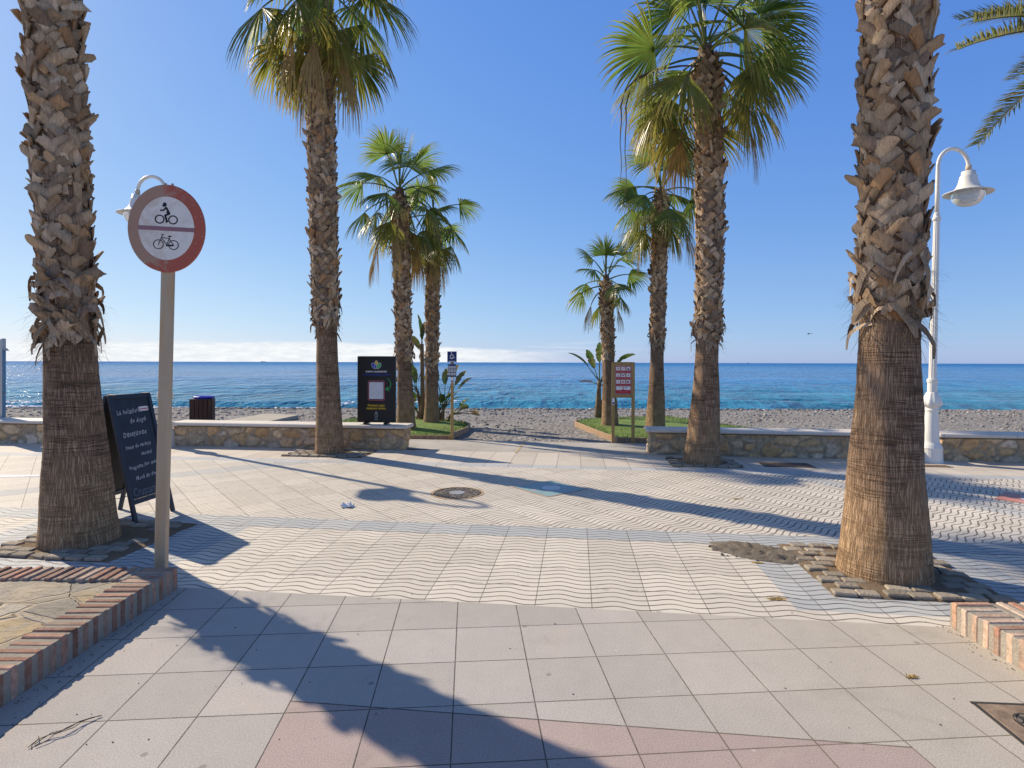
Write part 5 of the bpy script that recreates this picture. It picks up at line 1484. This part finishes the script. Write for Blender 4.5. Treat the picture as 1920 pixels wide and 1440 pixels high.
# ------------------------------------------------------------------ bird-of-paradise plants
def paddle(m, rr, org, az, el, stem, L, W, col, droop=0.5, torn=0.25, brown=0.0):
    d = Vector((cos(az) * cos(el), sin(az) * cos(el), sin(el))); p = org.copy(); pts = [p.copy()]
    for i in range(6):
        p = p + d * stem / 6; pts.append(p.copy()); d = (d + GRAV * 0.02 * droop).normalized()
    m.tube(pts, [0.020 - 0.002 * i for i in range(7)], 6, 0, (0.13, 0.16, 0.06))
    B = d.cross(Vector((0, 0, 1)))
    B = B.normalized() if B.length > 0.1 else Vector((-sin(az), cos(az), 0))
    ro = rr.uniform(-1.2, 1.2); N = B.cross(d); B = B * cos(ro) + N * sin(ro)
    n = 14; vs = []; cs = []; q = p.copy()
    for i in range(n + 1):
        s = i / n; w = W * (sin(pi * min(1, s * 0.96 + 0.04)) ** 0.6)
        N = B.cross(d).normalized()
        t1, t2 = (rr.uniform(0.65, 1) if rr.random() < torn else 1.0), (rr.uniform(0.65, 1) if rr.random() < torn else 1.0)
        vs += [q - B * w / 2 * t1 + N * w * 0.22, q.copy(), q + B * w / 2 * t2 + N * w * 0.22]
        bc = Vector((0.26, 0.16, 0.07)); f = min(1, max(0, brown + rr.gauss(0, 0.15)))
        cc = Vector(col).lerp(bc, f); cs += [tuple(Vector(col).lerp(bc, min(1, f + (0.5 if t1 < 1 else 0)))), tuple(cc * 1.15), tuple(Vector(col).lerp(bc, min(1, f + (0.5 if t2 < 1 else 0))))]
        q = q + d * L / n; d = (d + GRAV * 0.055 * droop).normalized()
    m.add(vs, [f for i in range(n) for f in ((3 * i, 3 * i + 1, 3 * i + 4, 3 * i + 3), (3 * i + 1, 3 * i + 2, 3 * i + 5, 3 * i + 4))], 0, cs)
PADDLE_M = frond_mat('paddle_leaf', 0.32, 0.3)
def strelitzia(label, base, stems, seed):
    rr = random.Random(seed); root = thing('bird_of_paradise', label, 'plant', base, 0, 'broad leaved plants on the lawns')
    st, fo = MB(), MB()
    for (dx, dy, h, lx, leaves, r) in stems:
        pts = [Vector((dx + lx * (i / 7) ** 1.3, dy, h * i / 7)) for i in range(8)]
        st.tube(pts, [r * (1.25 - 0.5 * i / 7) * rr.uniform(0.9, 1.15) for i in range(8)], 9, 0, (0.22, 0.15, 0.09))
        for (az, el, stem, L, W, br) in leaves:
            c = Vector((0.04, 0.085, 0.018)) * rr.uniform(0.8, 1.3)
            paddle(fo, rr, pts[-1] + Vector((0, 0, -rr.uniform(0, 0.15) * h)), az, el, stem, L, W, c, rr.uniform(0.4, 1.0), 0.3, br)
    for k in range(10):   # hanging dry sheaths
        sdx, sdy, h, lx, _, r = rr.choice(stems); z = h * rr.uniform(0.4, 0.95); a = rr.uniform(0, 6.28)
        p = Vector((sdx + lx * (z / h) ** 1.3 + cos(a) * r, sdy + sin(a) * r, z)); e = Vector((cos(a) * 0.06, sin(a) * 0.06, -rr.uniform(0.15, 0.4)))
        st.ribbon([p, p + e * 0.5 + Vector((cos(a) * 0.04, sin(a) * 0.04, 0)), p + e], [0.05, 0.04, 0.01], [Vector((-sin(a), cos(a), 0))] * 3, 0, (0.24, 0.15, 0.08))
    st.build('stem', BOOT_M, root, smooth=True, col=True); fo.build('foliage', PADDLE_M, root, col=True)
b = G(1121, 783, 0.05)
strelitzia('bird of paradise plant with a bare stem left of the notice board', b, [
    (0, 0, 1.10, 0.05, [(pi - 0.1, 0.95, 0.55, 0.75, 0.24, 0.05), (pi + 0.5, 1.2, 0.5, 0.62, 0.22, 0.1), (1.6, 1.45, 0.6, 0.6, 0.22, 0.0), (4.6, 1.4, 0.62, 0.6, 0.24, 0.05), (0.2, 1.25, 0.6, 0.62, 0.22, 0.1), (-0.15, 0.85, 0.75, 0.62, 0.22, 0.05), (pi, 0.3, 0.2, 0.4, 0.12, 0.95), (0.3, 0.1, 0.2, 0.4, 0.1, 0.9)], 0.075),
    (0.1, 0.03, 0.85, 0.10, [(0.5, 1.2, 0.3, 0.45, 0.16, 0.3)], 0.04)], 3)
b = G(793, 786, 0.05)
strelitzia('tall bird of paradise plant squeezed between the two slim palms', b, [
    (0, 0, 2.15, -0.03, [(2.2, 1.35, 0.25, 0.75, 0.20, 0.0), (1.2, 1.4, 0.2, 0.55, 0.22, 0.05), (3.3, 1.1, 0.15, 0.5, 0.2, 0.3), (3.4, 0.5, 0.2, 0.4, 0.14, 0.7)], 0.065),
    (-0.05, 0.05, 0.85, -0.12, [(2.6, 1.2, 0.5, 0.6, 0.26, 0.0), (3.6, 0.95, 0.45, 0.55, 0.28, 0.1), (3.0, 0.7, 0.35, 0.5, 0.25, 0.4), (2.0, 1.3, 0.3, 0.5, 0.25, 0.0)], 0.05),
    (-0.05, -0.1, 0.25, -0.10, [(3.0, 1.0, 0.3, 0.45, 0.2, 0.0), (2.4, 0.7, 0.3, 0.4, 0.2, 0.0), (3.8, 0.8, 0.25, 0.4, 0.2, 0.1), (4.4, 1.1, 0.3, 0.4, 0.2, 0.05)], 0.04)], 4)
b = G(829, 789, 0.05)
strelitzia('leafy clump of broad leaved plants leaning out past the slim palm', b, [
    (0, 0, 0.35, 0.05, [(0.2, 1.15, 0.75, 0.5, 0.18, 0.45), (0.4, 1.3, 0.9, 0.45, 0.16, 0.5), (0.0, 0.95, 0.7, 0.5, 0.18, 0.35), (3.0, 1.35, 0.8, 0.5, 0.22, 0.0), (3.3, 1.1, 0.6, 0.5, 0.22, 0.1), (1.5, 1.3, 0.7, 0.5, 0.2, 0.1)], 0.05),
    (-0.08, 0.03, 0.3, 0, [(3.1, 1.2, 0.35, 0.5, 0.25, 0.0), (0.1, 1.0, 0.3, 0.4, 0.22, 0.0), (5.0, 0.9, 0.3, 0.4, 0.22, 0.0), (4.2, 1.1, 0.45, 0.45, 0.24, 0.0), (0.6, 0.6, 0.35, 0.35, 0.2, 0.05)], 0.04),
    (0.16, 0.05, 0.2, 0.1, [(0.0, 0.8, 0.3, 0.35, 0.2, 0.0), (0.6, 0.5, 0.3, 0.3, 0.18, 0.1), (5.6, 0.4, 0.35, 0.35, 0.1, 0.9), (0.2, 0.15, 0.5, 0.3, 0.08, 0.95), (5.9, 0.1, 0.6, 0.3, 0.08, 0.95)], 0.035)], 5)

# ------------------------------------------------------------------ far away: ships and a helicopter
SHIP = simple('ship_hull', (0.14, 0.15, 0.18), 0.7)
def ship(label, px, Y, L):
    root = thing('cargo_ship', label, 'ship', ((px - 960) / F_PX * Y, Y, SEA_Z), 0.1, 'ships on the horizon')
    m = MB(); h = L * 0.10
    m.add([Vector(p) for p in ((-L / 2 * 0.9, -L * .07, -1), (L / 2 * 0.92, -L * .07, -1), (L / 2 * 0.92, L * .07, -1), (-L / 2 * 0.9, L * .07, -1), (-L / 2, -L * .07, h), (L / 2, -L * .02, h * 1.15), (L / 2, L * .02, h * 1.15), (-L / 2, L * .07, h))],
          [(3, 2, 1, 0), (4, 5, 6, 7), (0, 1, 5, 4), (1, 2, 6, 5), (2, 3, 7, 6), (3, 0, 4, 7)]); m.build('hull', SHIP, root)
    m = MB(); m.box(-L * 0.33, 0, h + L * 0.05, L * 0.16, L * 0.12, L * 0.10, bev=0.3); m.box(-L * 0.36, 0, h + L * 0.115, L * 0.05, L * 0.04, L * 0.03); m.build('superstructure', SHIP, root)
ship('cargo ship on the horizon left of the tall palm', 494, 9000, 70)
ship('small distant ship on the horizon past the notice board', 1402, 9000, 42)
cpt = D(1516, 626, 900); root = thing('helicopter', 'tiny dark helicopter flying low over the sea', 'helicopter', cpt, 0.2)
m = MB(); m.lathe([(0.05, -1.9), (0.7, -1.5), (0.95, -0.5), (0.9, 0.5), (0.5, 1.6), (0.2, 2.0)], 14, Matrix.Rotation(pi / 2, 4, 'Y')); m.build('fuselage', BLK, root, smooth=True)
m = MB(); m.tube([(1.6, 0, 0.1), (6, 0, 0.5)], [0.3, 0.12], 8); m.box(6, 0, 1.0, 0.8, 0.08, 1.6); m.build('tail_boom', BLK, root)
m = MB(); m.box(0, 0, 1.5, 8.5, 0.25, 0.08); m.box(0, 0, 1.5, 0.25, 8.5, 0.08); m.tube([(0, 0, 0.8), (0, 0, 1.6)], 0.12, 8); m.build('rotor', BLK, root)
